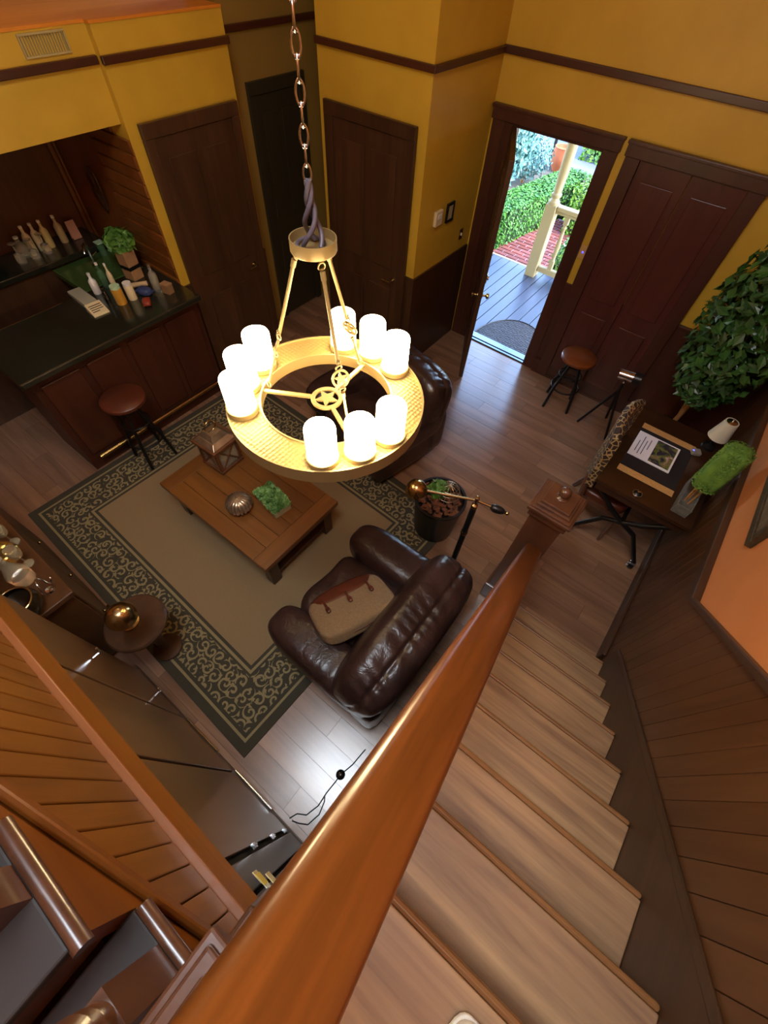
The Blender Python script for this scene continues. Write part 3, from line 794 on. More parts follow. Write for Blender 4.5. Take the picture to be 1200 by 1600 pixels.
# throw pillow
M_tweed = mat('tan_tweed', '#8a6e4c', .9, c2='#745a3a', scale=60, stretch=(1, 4, 1), bump=.5, bscale=160)
M_redl = mat('red_brown_leather', '#5c2c1c', .35, c2='#48200f', scale=8)
pw = thing('throw_pillow', 'tan tweed throw pillow with red brown leather flap on the armchair', 'pillow', (-.67, .72, .535))
Rp = (Matrix.Rotation(R(-22), 3, 'Z') @ Matrix.Rotation(R(64), 3, 'Y'))
part('pillow_body', MB().soft((0, 0, .12), (.13, .52, .38), 4.5, 20, Rp), M_tweed, pw, smooth=80)
def on_p(x, y, z): return Vector((0, 0, .12)) + Rp @ Vector((x, y, z))
fl = MB()
part('leather_flap', MB().soft(tuple(on_p(.0, 0, -.12)), (.15, .49, .18), 2.8, 14, Rp), M_redl, pw, smooth=80)
for yv in (-.15, 0, .15):
    part('toggle', MB().cyl(on_p(-.076, yv-.0, -.08), on_p(-.076, yv, -.02), .008, 8).soft(tuple(on_p(-.076, yv, -.0)), (.02, .03, .05), 3, 5, Rp), M_redl, pw, smooth=50)
part('piping', MB().tube([on_p(0, .26*math.copysign(abs(math.cos(a))**.8, math.cos(a)), .19*math.copysign(abs(math.sin(a))**.8, math.sin(a))) for a in [2*math.pi*i/40 for i in range(40)]], .005, 6, True), M_redl, pw, smooth=60)

# ------------------------------------------------------------------ pot, floor lamps
pt = thing('planter_pot', 'black round planter pot of bark chips with a wire cloche by the armchair', 'planter', (-.77, 1.93, ZR))
part('pot', MB().lathe([(.001, 0), (.16, 0), (.17, .02), (.205, .42), (.215, .43), (.215, .45), (.195, .45), (.19, .40), (.001, .40)], 36), M_black, pt, smooth=40)
M_bark = mat('bark', '#7a4a2c', .9, c2='#4a2c1a', scale=14)
rb = random.Random(5); mb = MB()
for _ in range(110):
    a, r = rb.uniform(0, 6.28), .18*rb.random()**.5
    mb.soft((r*math.cos(a), r*math.sin(a), .41+rb.uniform(0, .035)), (rb.uniform(.03, .07), rb.uniform(.02, .05), rb.uniform(.015, .03)), 3, 2, Matrix.Rotation(rb.uniform(0, 3), 3, 'Z') @ Matrix.Rotation(rb.uniform(-.5, .5), 3, 'X'))
o = part('bark_chips', mb, M_bark, pt); o['kind'] = 'stuff'
def smp_ball(c, rad, zs=1.0):
    def f(r):
        v = Vector((r.gauss(0, 1), r.gauss(0, 1), r.gauss(0, 1))).normalized(); k = r.random()**.4
        return (c[0]+v.x*rad*k, c[1]+v.y*rad*k, c[2]+v.z*rad*k*zs), v
    return f
o = part('fern', leafcloud(260, smp_ball((-.045, .03, .50), .075), .045, 8), M_plantg, pt); o['kind'] = 'stuff'
mb = MB()
for i in range(7):
    a = math.pi*i/7
    mb.tube([(.03+.1*math.cos(a)*math.cos(t), .06+.1*math.sin(a)*math.cos(t), .45+.13*math.sin(t)) for t in [math.pi*j/14 for j in range(15)]], .0022, 5)
for zz in (.03, .07, .1):
    rr = .1*math.sqrt(max(0, 1-(zz/.13)**2)); mb.tube([(.03+rr*math.cos(a), .06+rr*math.sin(a), .45+zz) for a in [2*math.pi*j/20 for j in range(20)]], .0022, 5, True)
part('wire_cloche', mb, M_silver, pt)
def dome(c, r, dirv, n=28):
    d = Vector(dirv).normalized(); q = Vector((0, 0, 1)).rotation_difference(d).to_matrix().to_4x4()
    pr = [(r*.15, r*.95), (r*.25, r*.93), (r*.5, r*.82), (r*.72, r*.62), (r*.88, r*.34), (r*.97, .0), (r, -r*.12), (r*.96, -r*.12), (r*.93, 0), (r*.84, r*.32), (r*.66, r*.58), (r*.4, r*.78), (.001, r*.85)]
    return MB().lathe(pr, n).xf(Matrix.Translation(c) @ q)
fl = thing('floor_lamp', 'brass pharmacy floor lamp with black pole and dome shade behind the leather armchair', 'floor lamp', (-.39, 1.55, 0))
part('base', MB().lathe([(.001, 0), (.12, 0), (.12, .012), (.03, .025), (.015, .04)], 28), M_brass, fl, smooth=40)
part('pole', MB().cyl((0, 0, .03), (0, 0, .80), .020, 14).cyl((0, 0, .83), (0, 0, 1.11), .020, 14), M_black, fl, smooth=40)
part('collar', MB().lathe([(.016, .79), (.024, .80), (.024, .83), (.016, .84)], 16).lathe([(.012, 1.10), (.02, 1.11), (.02, 1.14), (.008, 1.15), (.008, 1.19), (.014, 1.195), (.014, 1.215), (.001, 1.22)], 16), M_brass, fl, smooth=40)
v0 = Vector((-.30, -.17, 1.21)); v1 = Vector((.175, .05, 1.165)); hp = Vector((0, 0, 1.185))
part('arm', MB().tube([v0*1.0, v0*.5+hp*.5+Vector((0, 0, -.003)), hp, v1*.55+hp*.45], .0085, 10), M_brass, fl, smooth=60)
dv = (v1-hp).normalized()
part('counterweight', MB().tube([hp+dv*(.09+.013*i) for i in range(8)], .026, 14, taper=[.5, .85, 1, 1, 1, .9, .7, .4]), M_black, fl, smooth=60, label='dark grip with brass tip')
part('tip', MB().soft(tuple(hp+dv*.195), (.026, .026, .026), 2, 8), M_brass, fl, smooth=80)
part('shade', dome(tuple(v0+Vector((-.02, -.01, -.005))), .068, (-.1, -.1, 1)), M_brass, fl, smooth=60)
# side table with brass lamp by the cabinet
sd = thing('side_table', 'small round dark wooden side table beside the rug edge', 'side table', (-1.69, -.19, ZR))
part('table_top', MB().lathe([(.001, .53), (.175, .53), (.188, .54), (.188, .555), (.178, .565), (.001, .565)], 36), M_darkwood, sd, smooth=40)
part('pedestal', MB().lathe([(.10, 0), (.10, .02), (.05, .05), (.03, .1), (.04, .25), (.03, .45), (.06, .53)], 20), M_darkwood, sd, smooth=40)
tl = thing('table_lamp', 'brass table lamp with tilted bowl shade on the round side table', 'table lamp', (-1.71, -.21, .577))
part('base', MB().lathe([(.001, 0), (.06, 0), (.06, .012), (.015, .02), (.01, .03)], 24), M_brass, tl, smooth=40)
part('pole', MB().cyl((0, 0, .02), (0, 0, .28), .007, 10), M_brass, tl, smooth=40)
part('arm', MB().tube([(0, 0, .28), (.03, .01, .32), (.1, .02, .36)], .006, 8), M_brass, tl, smooth=60)
part('shade', dome((.17, .02, .37), .082, (.25, .05, 1)), M_brass, tl, smooth=60)

# ------------------------------------------------------------------ bar
bar = thing('bar_counter', 'long dark bar counter with glossy stone top and red brown front', 'bar', (0, 0, 0))
BZ = 1.095
part('worktop', MB().box(-4.22, -3.47, .36, 1.945, 1.045, BZ), M_bar, bar, .01)
part('front_panel', MB().box(-3.62, -3.58, .42, 1.945, .0, 1.044), M_barfront, bar)
part('end_panel', MB().box(-4.15, -3.621, .42, .46, 0, 1.044), M_barfront, bar)
for i in range(4):
    y0 = .47+i*.37
    part('raised_panel', MB().box(-3.579, -3.563, y0, y0+.31, .18, .95), M_barfront, bar, .008)
part('foot_rail', MB().cyl((-3.5, .5, .18), (-3.5, 1.93, .18), .02, 12), M_brass, bar, smooth=40)
part('back_edge', MB().cyl((-4.215, .37, 1.085), (-4.215, 1.1, 1.085), .014, 12), M_chrome, bar, smooth=40)
bb = thing('back_bar_counter', 'dark back bar counter below the rear wall with bottles on it', 'bar', (0, 0, 0))
part('body', MB().box(-5.19, -4.80, .1, 1.90, 0, 1.10), M_darkwood, bb)
part('worktop', MB().box(-5.195, -4.76, .1, 1.90, 1.10, 1.15), M_bar, bb, .008)
sc_ = thing('side_bar_counter', 'green topped side bar counter against the brown side wall', 'bar', (0, 0, 0))
part('body', MB().box(-4.755, -4.225, 1.36, 1.90, 0, 1.04), M_darkwood, sc_)
part('worktop', MB().box(-4.757, -4.223, 1.32, 1.90, 1.04, BZ), M_green_glass, sc_, .008)
def bottle(label, x, y, z, h, r, m, group=None, cap=None, capm=None):
    b = thing('bottle', label, 'bottle', (x, y, z), 0, group)
    part('body', MB().lathe([(.001, 0), (r*.95, 0), (r, h*.03), (r, h*.58), (r*.85, h*.66), (r*.38, h*.76), (r*.36, h*.93), (.001, h*.93)], 18), m, b, smooth=45)
    part('cap', MB().lathe([(.001, h*.92), (r*.42, h*.92), (r*.42, h), (.001, h)], 14), capm or M_white, b, smooth=40)
    return b
def jar(label, x, y, z, h, r, m, lid, cat='jar'):
    b = thing('jar', label, cat, (x, y, z))
    part('body', MB().lathe([(.001, 0), (r, 0), (r, h*.82), (r*.9, h*.86), (.001, h*.86)], 20), m, b, smooth=40)
    part('lid', MB().lathe([(.001, h*.86), (r*.95, h*.86), (r*.95, h), (.001, h)], 20), lid, b, smooth=40)
    return b
M_ivory = mat('ivory_label', '#d8c79c', .5)
M_blue = mat('blue_packet', '#33406a', .5)
M_red = mat('red_packet', '#8a3420', .5)
M_pink = mat('pink_card', '#c08a70', .7)
M_lime = mat('lime_white', '#b8d8b0', .3)
# register tray with label on the counter
rg = thing('card_terminal', 'pale sloping till tray with a printed price label on the bar', 'card terminal', (-4.06, 1.24, BZ), R(-4))
part('tray', MB().prism([(-.22, 0), (.12, 0), (.12, .05), (-.22, .03)], 'y', -.055, .055), mat('tray_grey', '#b4b098', .4), rg, .004)
part('label_plate', MB().prism([(.121, 0), (.25, 0), (.25, .012), (.121, .055)], 'y', -.065, .065), M_ivory, rg, .003)
M_ink = mat('ink', '#4a4236', .7)
for i in range(4):
    u0 = .15+i*.02; zt = .055-(u0-.121)*.043/.129
    part('print_line', MB().box(u0, u0+.008, -.05, .05 if i < 3 else .01, zt+.0002-.0015, zt+.0012), M_ink, rg)
bottle('plain white bottle beside the till tray on the bar', -4.13, 1.38, BZ, .17, .032, M_white)
bottle('greenish glass bottle beside the white bottle on the bar', -4.17, 1.49, BZ, .20, .03, M_grglass)
bottle('slim ivory bottle standing behind the yellow jar', -4.03, 1.50, BZ, .24, .022, M_ivory)
bottle('small dark bottle just in front of the till label', -3.93, 1.36, BZ, .13, .022, M_blackgloss, capm=M_brass)
jar('yellow honey jar with pale lid on the bar', -3.85, 1.43, BZ, .15, .042, mat('honey', '#b8862c', .3), M_lime)
jar('ivory canister next to the yellow honey jar', -3.84, 1.53, BZ, .14, .036, M_ivory, M_white)
pk = thing('snack_packet', 'dark blue snack packet lying between the jars and clear bottle', 'packet', (-3.82, 1.64, BZ), R(20))
part('bag', MB().soft((0, 0, .03), (.12, .09, .06), 3, 8), M_blue, pk, smooth=70)
part('seal', MB().box(-.075, -.055, -.04, .04, .025, .033).box(.055, .075, -.04, .04, .025, .033), M_blue, pk)
pk = thing('snack_packet', 'red snack packet in front of the blue packet on the bar', 'packet', (-3.68, 1.56, BZ), R(-30))
part('bag', MB().soft((0, 0, .022), (.10, .07, .044), 3, 8), M_red, pk, smooth=70)
part('seal', MB().box(-.062, -.048, -.03, .03, .018, .026).box(.048, .062, -.03, .03, .018, .026), M_red, pk)
bottle('clear glass bottle near the yellow wall strip', -3.80, 1.75, BZ, .22, .035, M_glass, capm=M_silver)
sb = thing('tea_box', 'small brown cardboard box at the wall end of the bar', 'box', (-3.70, 1.79, BZ), R(12))
part('carton', MB().box(-.04, .04, -.03, .03, 0, .07), mat('brown_card', '#8a6844', .7), sb, .002)
part('lid', MB().box(-.042, .042, -.032, .032, .07, .082), mat('brown_card_lid', '#9a7650', .7), sb, .002)
tb = thing('twine_roll', 'cream cardboard tube lying on the bar behind the jars', 'tube', (-3.97, 1.66, BZ), R(60))
part('tube', MB().cyl((-.09, 0, .02), (.09, 0, .02), .02, 16), mat('cream_tube', '#b89c74', .7), tb, smooth=40)
part('end_cap', MB().cyl((.09, 0, .02), (.096, 0, .02), .017, 16), M_redl, tb)
pb = thing('plant_box', 'green plant in a tall banded wooden box on the bar', 'potted plant', (-4.12, 1.74, BZ), R(8))
M_boxw = mat('light_box_wood', '#a88058', .7, c2='#96704a', scale=8)
part('box', MB().box(-.06, .06, -.055, .055, 0, .24), M_boxw, pb, .004)
part('band', MB().box(-.062, .062, -.057, .057, .09, .12), M_black, pb, .001)
o = part('leaves', leafcloud(420, smp_ball((-.02, .01, .30), .11, .8), .06, 21), M_plantg, pb); o['kind'] = 'stuff'
# back counter
BBZ = 1.15
for i, (y_, lab, mm) in enumerate(((1.26, 'squat crystal decanter on the back bar', M_glass), (1.34, 'cream bottle beside the crystal decanter on the back bar', M_ivory), (1.42, 'first of two cream bottles under the hanging greenery', M_ivory), (1.50, 'pale yellow bottle between cream bottles on the back bar', mat('pale_yellow', '#c8b878', .4)), (1.63, 'wide beige bottle near the pink card on the back bar', mat('beige_bottle', '#b8a070', .4)))):
    bottle(lab, -5.02, y_, BBZ, .22 if i else .16, .034 if i else .05, mm)
pc = thing('menu_card', 'pink folded card standing on the back bar', 'card', (-5.0, 1.74, BBZ))
part('front_leaf', MB().box(-.002, .002, -.04, .04, 0, .15).xf(Matrix.Rotation(R(-8), 4, 'Y') @ Matrix.Translation((.02, 0, 0))), M_pink, pc)
part('back_leaf', MB().box(-.002, .002, -.04, .04, 0, .15).xf(Matrix.Rotation(R(8), 4, 'Y') @ Matrix.Translation((-.022, 0, 0))), M_pink, pc)
gl = thing('water_glass', 'pale green tumbler on the side bar counter', 'glass', (-4.66, 1.78, BZ))
part('bowl', MB().lathe([(.001, 0), (.03, 0), (.036, .11), (.033, .11), (.028, .01), (.001, .01)], 20), M_grglass, gl, smooth=40)
part('rim_napkin', MB().box(-.04, .04, -.035, .035, .111, .118), M_lime, gl, .002)
tap = thing('bar_tap', 'chrome bar tap with swan neck on the side counter', 'tap', (-4.55, 1.62, BZ))
part('spout', MB().tube([(0, 0, 0), (0, 0, .16), (.02, -.02, .2), (.06, -.05, .2), (.08, -.07, .15)], .012, 12), M_chrome, tap, smooth=60)
part('tap_base', MB().lathe([(.001, 0), (.03, 0), (.03, .012), (.014, .02)], 18), M_chrome, tap, smooth=40)
part('lever', MB().cyl((0, 0, .08), (.0, .06, .1), .007, 8), M_chrome, tap)
pl = thing('hanging_greenery', 'dark green leafy plant in a black pot on the back bar', 'potted plant', (-5.06, .92, BBZ))
part('pot', MB().lathe([(.001, 0), (.06, 0), (.08, .12), (.07, .12), (.001, .1)], 20), M_black, pl, smooth=40)
o = part('leaves', leafcloud(500, smp_ball((0, .06, .24), .17, .7), .07, 22), M_plantg, pl); o['kind'] = 'stuff'
for i, (x_, y_) in enumerate(((-4.92, 1.18), (-4.90, 1.30), (-4.93, 1.42))):
    g = thing('wine_glass', 'upturned clear wine glass in the row on the back bar', 'glass', (x_, y_, BBZ), 0, 'wine glasses on the back bar')
    part('bowl', MB().lathe([(.034, 0), (.04, .03), (.034, .075), (.006, .09)], 20), M_glass, g, smooth=50)
    part('stem', MB().lathe([(.005, .09), (.004, .15), (.03, .158), (.032, .162), (.001, .162)], 18), M_glass, g, smooth=40)
# carved plaque on the side wall
cp = thing('carved_plaque', 'dark oval carved plaque on the brown bar side wall', 'wall ornament', (-4.66, 1.985, 1.58))
part('oval', MB().soft((0, -.015, 0), (.17, .03, .34), 2.4, 12), M_darkwood, cp, smooth=70)
part('relief', MB().soft((0, -.028, .06), (.09, .03, .12), 2, 8).soft((0, -.028, -.07), (.07, .03, .1), 2, 8), M_barfront, cp, smooth=70)
# vent grille over the bar
vg = thing('vent_grille', 'beige louvred vent grille on the yellow header wall', 'vent', (XLW-.049, 1.69, 2.588))
part('frame', MB().box(0, .012, -.14, .14, -.055, -.045).box(0, .012, -.14, .14, .035, .045).box(0, .012, -.14, -.13, -.045, .035).box(0, .012, .13, .14, -.045, .035), mat('vent_beige', '#a89664', .6), vg, .002)
for i in range(16):
    y0 = -.125+i*.0163
    part('slat', MB().box(.001, .009, y0, y0+.006, -.045, .035), mat('vent_slat', '#9a8a5c', .6) if i == 0 else bpy.data.materials['vent_slat'], vg)

# ------------------------------------------------------------------ stools
def stool(label, loc, seat_z, r, seatm, legm, rz=0):
    s = thing('bar_stool', label, 'stool', loc, rz)
    part('seat', MB().lathe([(.001, seat_z-.05), (r*.9, seat_z-.05), (r, seat_z-.035), (r, seat_z-.012), (r*.93, seat_z), (.001, seat_z+.004)], 36), seatm, s, smooth=45)
    part('swivel', MB().lathe([(.05, seat_z-.12), (.06, seat_z-.06), (.1, seat_z-.05)], 16), legm, s, smooth=40)
    for k in range(4):
        a = math.pi/4+k*math.pi/2; c_, s_ = math.cos(a), math.sin(a)
        part('leg', MB().tube([(c_*.06, s_*.06, seat_z-.08), (c_*.11, s_*.11, seat_z*.6), (c_*.15, s_*.15, .25), (c_*.185, s_*.185, 0.002)], .015, 10), legm, s, smooth=60)
    part('foot_ring', MB().tube([(.145*math.cos(a), .145*math.sin(a), .24) for a in [2*math.pi*i/32 for i in range(32)]], .009, 8, True), legm, s, smooth=60)
    part('upper_ring', MB().tube([(.115*math.cos(a), .115*math.sin(a), seat_z*.62) for a in [2*math.pi*i/28 for i in range(28)]], .007, 8, True), legm, s, smooth=60)
    return s
M_stoolseat = wood('stool_seat_wood', '#7a4016', '#5c2c0c', 'x', 3, .35, tone=.05, coat=.3)
M_stoolred = mat('stool_red_leather', '#5a2c18', .4, c2='#4a2010', scale=6)
stool('round wooden stool with dark splayed legs under the red double door', (-.62, 4.20, 0), .62, .175, M_stoolseat, M_ironblk, R(15))
stool('round red brown bar stool in front of the bar counter', (-3.32, .88, ZR), .72, .18, M_stoolred, M_ironblk)

# ------------------------------------------------------------------ desk and what stands on it
M_desk = wood('desk_wood', '#3e2412', '#2c170a', 'x', 3, .3, tone=.05, coat=.3)
dk = thing('writing_desk', 'dark wooden console desk with crossed iron legs beside the orange wall', 'desk', (.49, 3.17, 0))
DH = .76; dhx, dhy = .36, .53
part('desk_top', MB().box(-dhx, dhx, -dhy, dhy, DH-.035, DH), M_desk, dk, .005)
part('apron', MB().box(-dhx+.03, dhx-.03, -dhy+.03, -dhy+.05, DH-.12, DH-.035).box(-dhx+.03, dhx-.03, dhy-.05, dhy-.03, DH-.12, DH-.035).box(-dhx+.03, -dhx+.05, -dhy+.05, dhy-.05, DH-.12, DH-.035).box(dhx-.05, dhx-.03, -dhy+.05, dhy-.05, DH-.12, DH-.035), M_desk, dk, .003)
for sy in (-1, 1):
    yv = sy*(dhy-.06)
    part('cross_leg', MB().tube([(-.29, yv, .08), (-.13, yv, .36), (0, yv+.0, .42), (.13, yv, .50), (.29, yv, DH-.12)], .02, 8), M_ironblk, dk, smooth=50)
    part('cross_leg', MB().tube([(.29, yv, .08), (.13, yv, .36), (0, yv-.0, .42), (-.13, yv, .50), (-.29, yv, DH-.12)], .02, 8), M_ironblk, dk, smooth=50)
    for sx in (-1, 1):
        f = part('caster', MB().cyl((sx*.29-.02, yv, .042), (sx*.29+.02, yv, .042), .042, 20), M_black, dk, smooth=40)
        part('caster_rim', MB().tube([(sx*.29-.021, yv+.036*math.cos(a), .042+.036*math.sin(a)) for a in [2*math.pi*i/20 for i in range(20)]], .004, 6, True), M_chrome, f, smooth=60)
part('stretcher', MB().cyl((0, -dhy+.06, .42), (0, dhy-.06, .42), .016, 10), M_ironblk, dk, smooth=40)
# runner
rn = thing('table_runner', 'black runner mat with two tan stripes on the desk', 'runner', (.43, 3.16, DH))
part('cloth', MB().box(-.215, .215, -.325, .325, .0005, .004), mat('runner_black', '#1d1618', .8), rn, .001)
M_tan = mat('tan_stripe', '#c79a5c', .8, c2='#b98c50', scale=40)
for s in (-1, 1): part('stripe', MB().box(-.214, .214, s*.29-.034, s*.29+.034, .0042, .006), M_tan, rn, .0008)
fr = thing('flyer_stand', 'white printed flyer with a garden photograph on the desk runner', 'flyer', (.385, 3.20, DH+.0062))
part('sheet', MB().box(-.165, .165, -.155, .155, 0, .012), M_paper, fr, .002)
def photo_mat():
    t = NT('flyer_photo'); v = t.coords((1, 1, 1), False)
    n = t.noise(v, 14, 4, .6, .8)
    t.link(t.ramp(n, [(.3, lin('#1c1a20')), (.45, lin('#40384a')), (.52, lin('#6a7a2a')), (.6, lin('#8a6a5a')), (.72, lin('#d0b8b0'))]), t.b.inputs['Base Color'])
    t.b.inputs['Roughness'].default_value = .3; return t.m
part('photo', MB().box(-.01, .15, -.14, .14, .012, .0126), photo_mat(), fr)
M_print = mat('grey_print', '#6a6e86', .8)
for i, (a, b) in enumerate(((-.03, .10), (-.11, .07), (-.12, .11), (-.10, .04))):
    part('print_line', MB().box(-.055-.026*i, -.048-.026*i, a, b, .012, .0125), M_print, fr)
bl_ = thing('desk_bell', 'small black disc with a chrome rim on the desk edge', 'desk bell', (.43, 2.70, DH))
part('disc', MB().lathe([(.001, 0), (.032, 0), (.034, .006), (.02, .022), (.001, .026)], 24), M_black, bl_, smooth=45)
part('rim', MB().tube([(.034*math.cos(a), .034*math.sin(a), .006) for a in [2*math.pi*i/24 for i in range(24)]], .0045, 8, True), M_chrome, bl_, smooth=60)
part('button', MB().lathe([(.001, .024), (.011, .024), (.011, .032), (.001, .034)], 14), M_chrome, bl_, smooth=40)
tp = thing('topiary_trough', 'green moss topiary column on sticks in a grey trough on the desk', 'topiary', (.735, 2.88, DH), R(-3))
part('trough', MB().box(-.055, .055, -.17, .17, 0, .012).box(-.055, -.043, -.17, .17, .012, .085).box(.043, .055, -.17, .17, .012, .085).box(-.043, .043, -.17, -.158, .012, .085).box(-.043, .043, .158, .17, .012, .085), M_stone_grey, tp, .003)
part('soil', MB().box(-.043, .043, -.158, .158, .012, .06), M_stone_grey, tp)
M_stick = mat('stick', '#a0703c', .8)
for i, (a, b) in enumerate(((-.03, -.015), (0, .02), (.02, -.03))):
    part('stick', MB().tube([(a*.6, -.06+b, .06), (a*.9, -.03+b*1.2, .26)], .006, 7), M_stick, tp, smooth=50)
def mossdisp(u): return .006*math.sin(u.x*23)*math.sin(u.y*19)*math.sin(u.z*21)
part('moss_column', MB().soft((0, -.03, .40), (.155, .17, .36), 5, 20, None, mossdisp), M_moss, tp, smooth=60)
def smp_col(r):
    a = r.uniform(0, 6.28); z = r.uniform(.225, .585); k = .086 if z < .575 else .086*r.random()
    return (k*math.cos(a), -.03+k*1.05*math.sin(a), z), (math.cos(a), math.sin(a), .2)
o = part('moss_tufts', leafcloud(2600, smp_col, .013, 31), M_moss, tp); o['kind'] = 'stuff'
dl = thing('desk_lamp', 'small black desk lamp with white cone shade by the ficus', 'table lamp', (.72, 3.56, DH))
part('base', MB().lathe([(.001, 0), (.055, 0), (.05, .02), (.014, .04), (.012, .14)], 22), M_black, dl, smooth=40)
part('shade', MB().lathe([(.075, .12), (.078, .12), (.05, .28), (.047, .28)], 28), mat('white_shade', '#cfc8b4', .5), dl, smooth=40)
part('finial', MB().lathe([(.047, .279), (.02, .284), (.006, .29), (.009, .3), (.001, .305)], 14), M_chrome, dl, smooth=40)
dv_ = thing('phone_dock', 'small grey device with a tiny blue light on the desk', 'device', (.655, 3.415, DH), R(25))
part('body', MB().box(-.035, .035, -.03, .03, 0, .03), mat('device_grey', '#8a8478', .5), dv_, .006)
part('indicator', MB().box(-.03, -.02, -.004, .004, .0301, .032), glow('blue_led', '#4a4aff', 4), dv_)
# giraffe print chair
def giraffe_mat():
    t = NT('giraffe_print'); v = t.coords((1, 1, 1), False)
    vo = t.new('ShaderNodeTexVoronoi', feature='DISTANCE_TO_EDGE'); vo.inputs['Scale'].default_value = 22; t.link(v, vo.inputs['Vector'])
    t.link(t.ramp(vo.outputs['Distance'], [(.06, lin('#a08558')), (.10, lin('#2c1c12'))]), t.b.inputs['Base Color'])
    t.b.inputs['Roughness'].default_value = .8; return t.m
M_gir = giraffe_mat()
gc = thing('side_chair', 'giraffe print upholstered side chair tucked up to the desk', 'chair', (.13, 2.98, 0))
def arc_back(zlo, zhi, off, th, n=16):
    vs = []; fs = []
    for i in range(n+1):
        t = -1+2*i/n; yv = t*.27; xv = -.06+.05*t*t+off
        zt = zhi-.05*t*t
        for (dx, z) in ((-th, zlo), (th, zlo), (th, zt-.02), (0, zt), (-th, zt-.02)): vs.append((xv+dx-(z-.5)*.04, yv, z))
    for i in range(n):
        for j in range(5): fs.append((i*5+j, (i+1)*5+j, (i+1)*5+(j+1) % 5, i*5+(j+1) % 5))
    fs.append((0, 1, 2, 3, 4)); fs.append(tuple(n*5+j for j in range(5))[::-1])
    m = MB(); m.add(vs, fs); return m
part('backrest', arc_back(.58, 1.16, 0, .03), M_gir, gc, smooth=40)
part('seat', MB().soft((.15, 0, .45), (.40, .46, .10), 5, 10), M_redl, gc, smooth=60)
part('seat_frame', MB().box(-.05, .35, -.225, .225, .36, .41), M_newel, gc, .006)
for sy in (-1, 1):
    part('leg', MB().tube([(.32, sy*.2, .38), (.33, sy*.2, .002)], .02, 8, taper=[1.1, .7]), M_newel, gc, smooth=50)
    part('back_leg', MB().tube([(-.05, sy*.245, .66), (-.02, sy*.235, .45), (-.03, sy*.23, .2), (-.10, sy*.235, .004)], .024, 8, taper=[1, 1.1, 1, .8]), M_newel, gc, smooth=50)
# spotlight on tripod
sp = thing('tripod_spotlight', 'chrome spotlight on a black tripod near the wainscot', 'floor lamp', (-.12, 4.14, 0))
for k in range(3):
    a = R(200+120*k)
    part('leg', MB().tube([(0, 0, .5), (.2*math.cos(a), .2*math.sin(a), .003)], .013, 8), M_ironblk, sp, smooth=50)
part('column', MB().cyl((0, 0, .42), (0, 0, .60), .014, 10), M_ironblk, sp, smooth=40)
part('yoke', MB().cyl((0, -.05, .62), (0, .05, .62), .009, 8).cyl((0, 0, .59), (0, 0, .63), .012, 8), M_chrome, sp)
part('barrel', MB().cyl((-.08, -.0, .66), (.05, .01, .67), .05, 24), M_chrome, sp, smooth=40)
part('hood', MB().cyl((.051, .01, .67), (.12, .015, .675), .056, 24), M_black, sp, smooth=40)
# ficus tree
ft = thing('ficus_tree', 'tall leafy green ficus tree in a dark pot in the room corner', 'potted tree', (.46, 4.20, 0))
part('pot', MB().lathe([(.001, 0), (.13, 0), (.17, .3), (.18, .32), (.15, .32), (.001, .28)], 28), M_black, ft, smooth=40)
part('trunk', MB().tube([(0, 0, .28), (.02, .01, .7), (-.02, -.01, 1.1), (.01, 0, 1.6)], .02, 8, taper=[1.2, 1, .8, .5]).tube([(.03, 0, .28), (-.02, .03, .7), (.03, .01, 1.2), (0, .02, 1.7)], .016, 8, taper=[1.2, 1, .8, .5]), M_stick, ft, smooth=50)
def smp_tree(r):
    z = r.uniform(.72, 2.05); k = math.sin(math.pi*min(1, max(0, (z-.6)/1.6)))**.6*.40
    a = r.uniform(0, 6.28); q = k*r.random()**.45
    x, y = q*math.cos(a)*.95, q*math.sin(a)
    x = min(x, .33); y = min(y, .27)
    return (x, y, z), (math.cos(a), math.sin(a), .3)
o = part('foliage', leafcloud(3300, smp_tree, .068, 41), M_ficus, ft); o['kind'] = 'stuff'
# wall art on the orange wall
M_bronzef = mat('dark_bronze_frame', '#3c3022', .5, .3, c2='#54452f', scale=20)
wa = thing('framed_artwork', 'dark mottled square artwork hanging on the orange wall', 'artwork', (XR, 2.37, 1.42))
part('frame', MB().box(-.035, -.001, -.35, .35, 0, .05).box(-.035, -.001, -.35, .35, .65, .70).box(-.035, -.001, -.35, -.30, .05, .65).box(-.035, -.001, .30, .35, .05, .65), M_bronzef, wa, .004)
part('canvas', MB().box(-.025, -.001, -.30, .30, .05, .65), mat('mottled_canvas', '#4a3c2a', .7, c2='#6a5c44', scale=14), wa)
# wall plates by the entrance
tm_ = thing('thermostat', 'ivory thermostat box on the yellow closet wall', 'thermostat', (CX1+.001, 3.86, 1.48))
part('body', MB().box(0, .03, -.055, .055, -.06, .06), M_ivory, tm_, .004)
part('dial', MB().box(.03, .034, -.03, .03, -.005, .035), M_white, tm_, .002)
pf = thing('picture_frame', 'small dark frame with pale print next to the thermostat', 'picture', (CX1+.001, 4.07, 1.47))
part('frame', MB().box(0, .02, -.06, .06, -.08, -.062).box(0, .02, -.06, .06, .062, .08).box(0, .02, -.06, -.045, -.062, .062).box(0, .02, .045, .06, -.062, .062), M_black, pf, .002)
part('print', MB().box(0, .01, -.045, .045, -.062, .062), mat('pale_print', '#a89c78', .5), pf)
sw1 = thing('light_switch', 'small brass light switch low on the closet wall', 'switch', (CX1+.001, 4.38, 1.18))
part('plate', MB().box(0, .006, -.03, .03, -.05, .05), M_brass, sw1, .002)
part('toggle', MB().box(.006, .016, -.005, .005, -.012, .012), M_white, sw1)
sw2 = thing('keypad', 'pale wall keypad with a blue light between entrance and double door', 'keypad', (-1.082, YB-.001, 1.33))
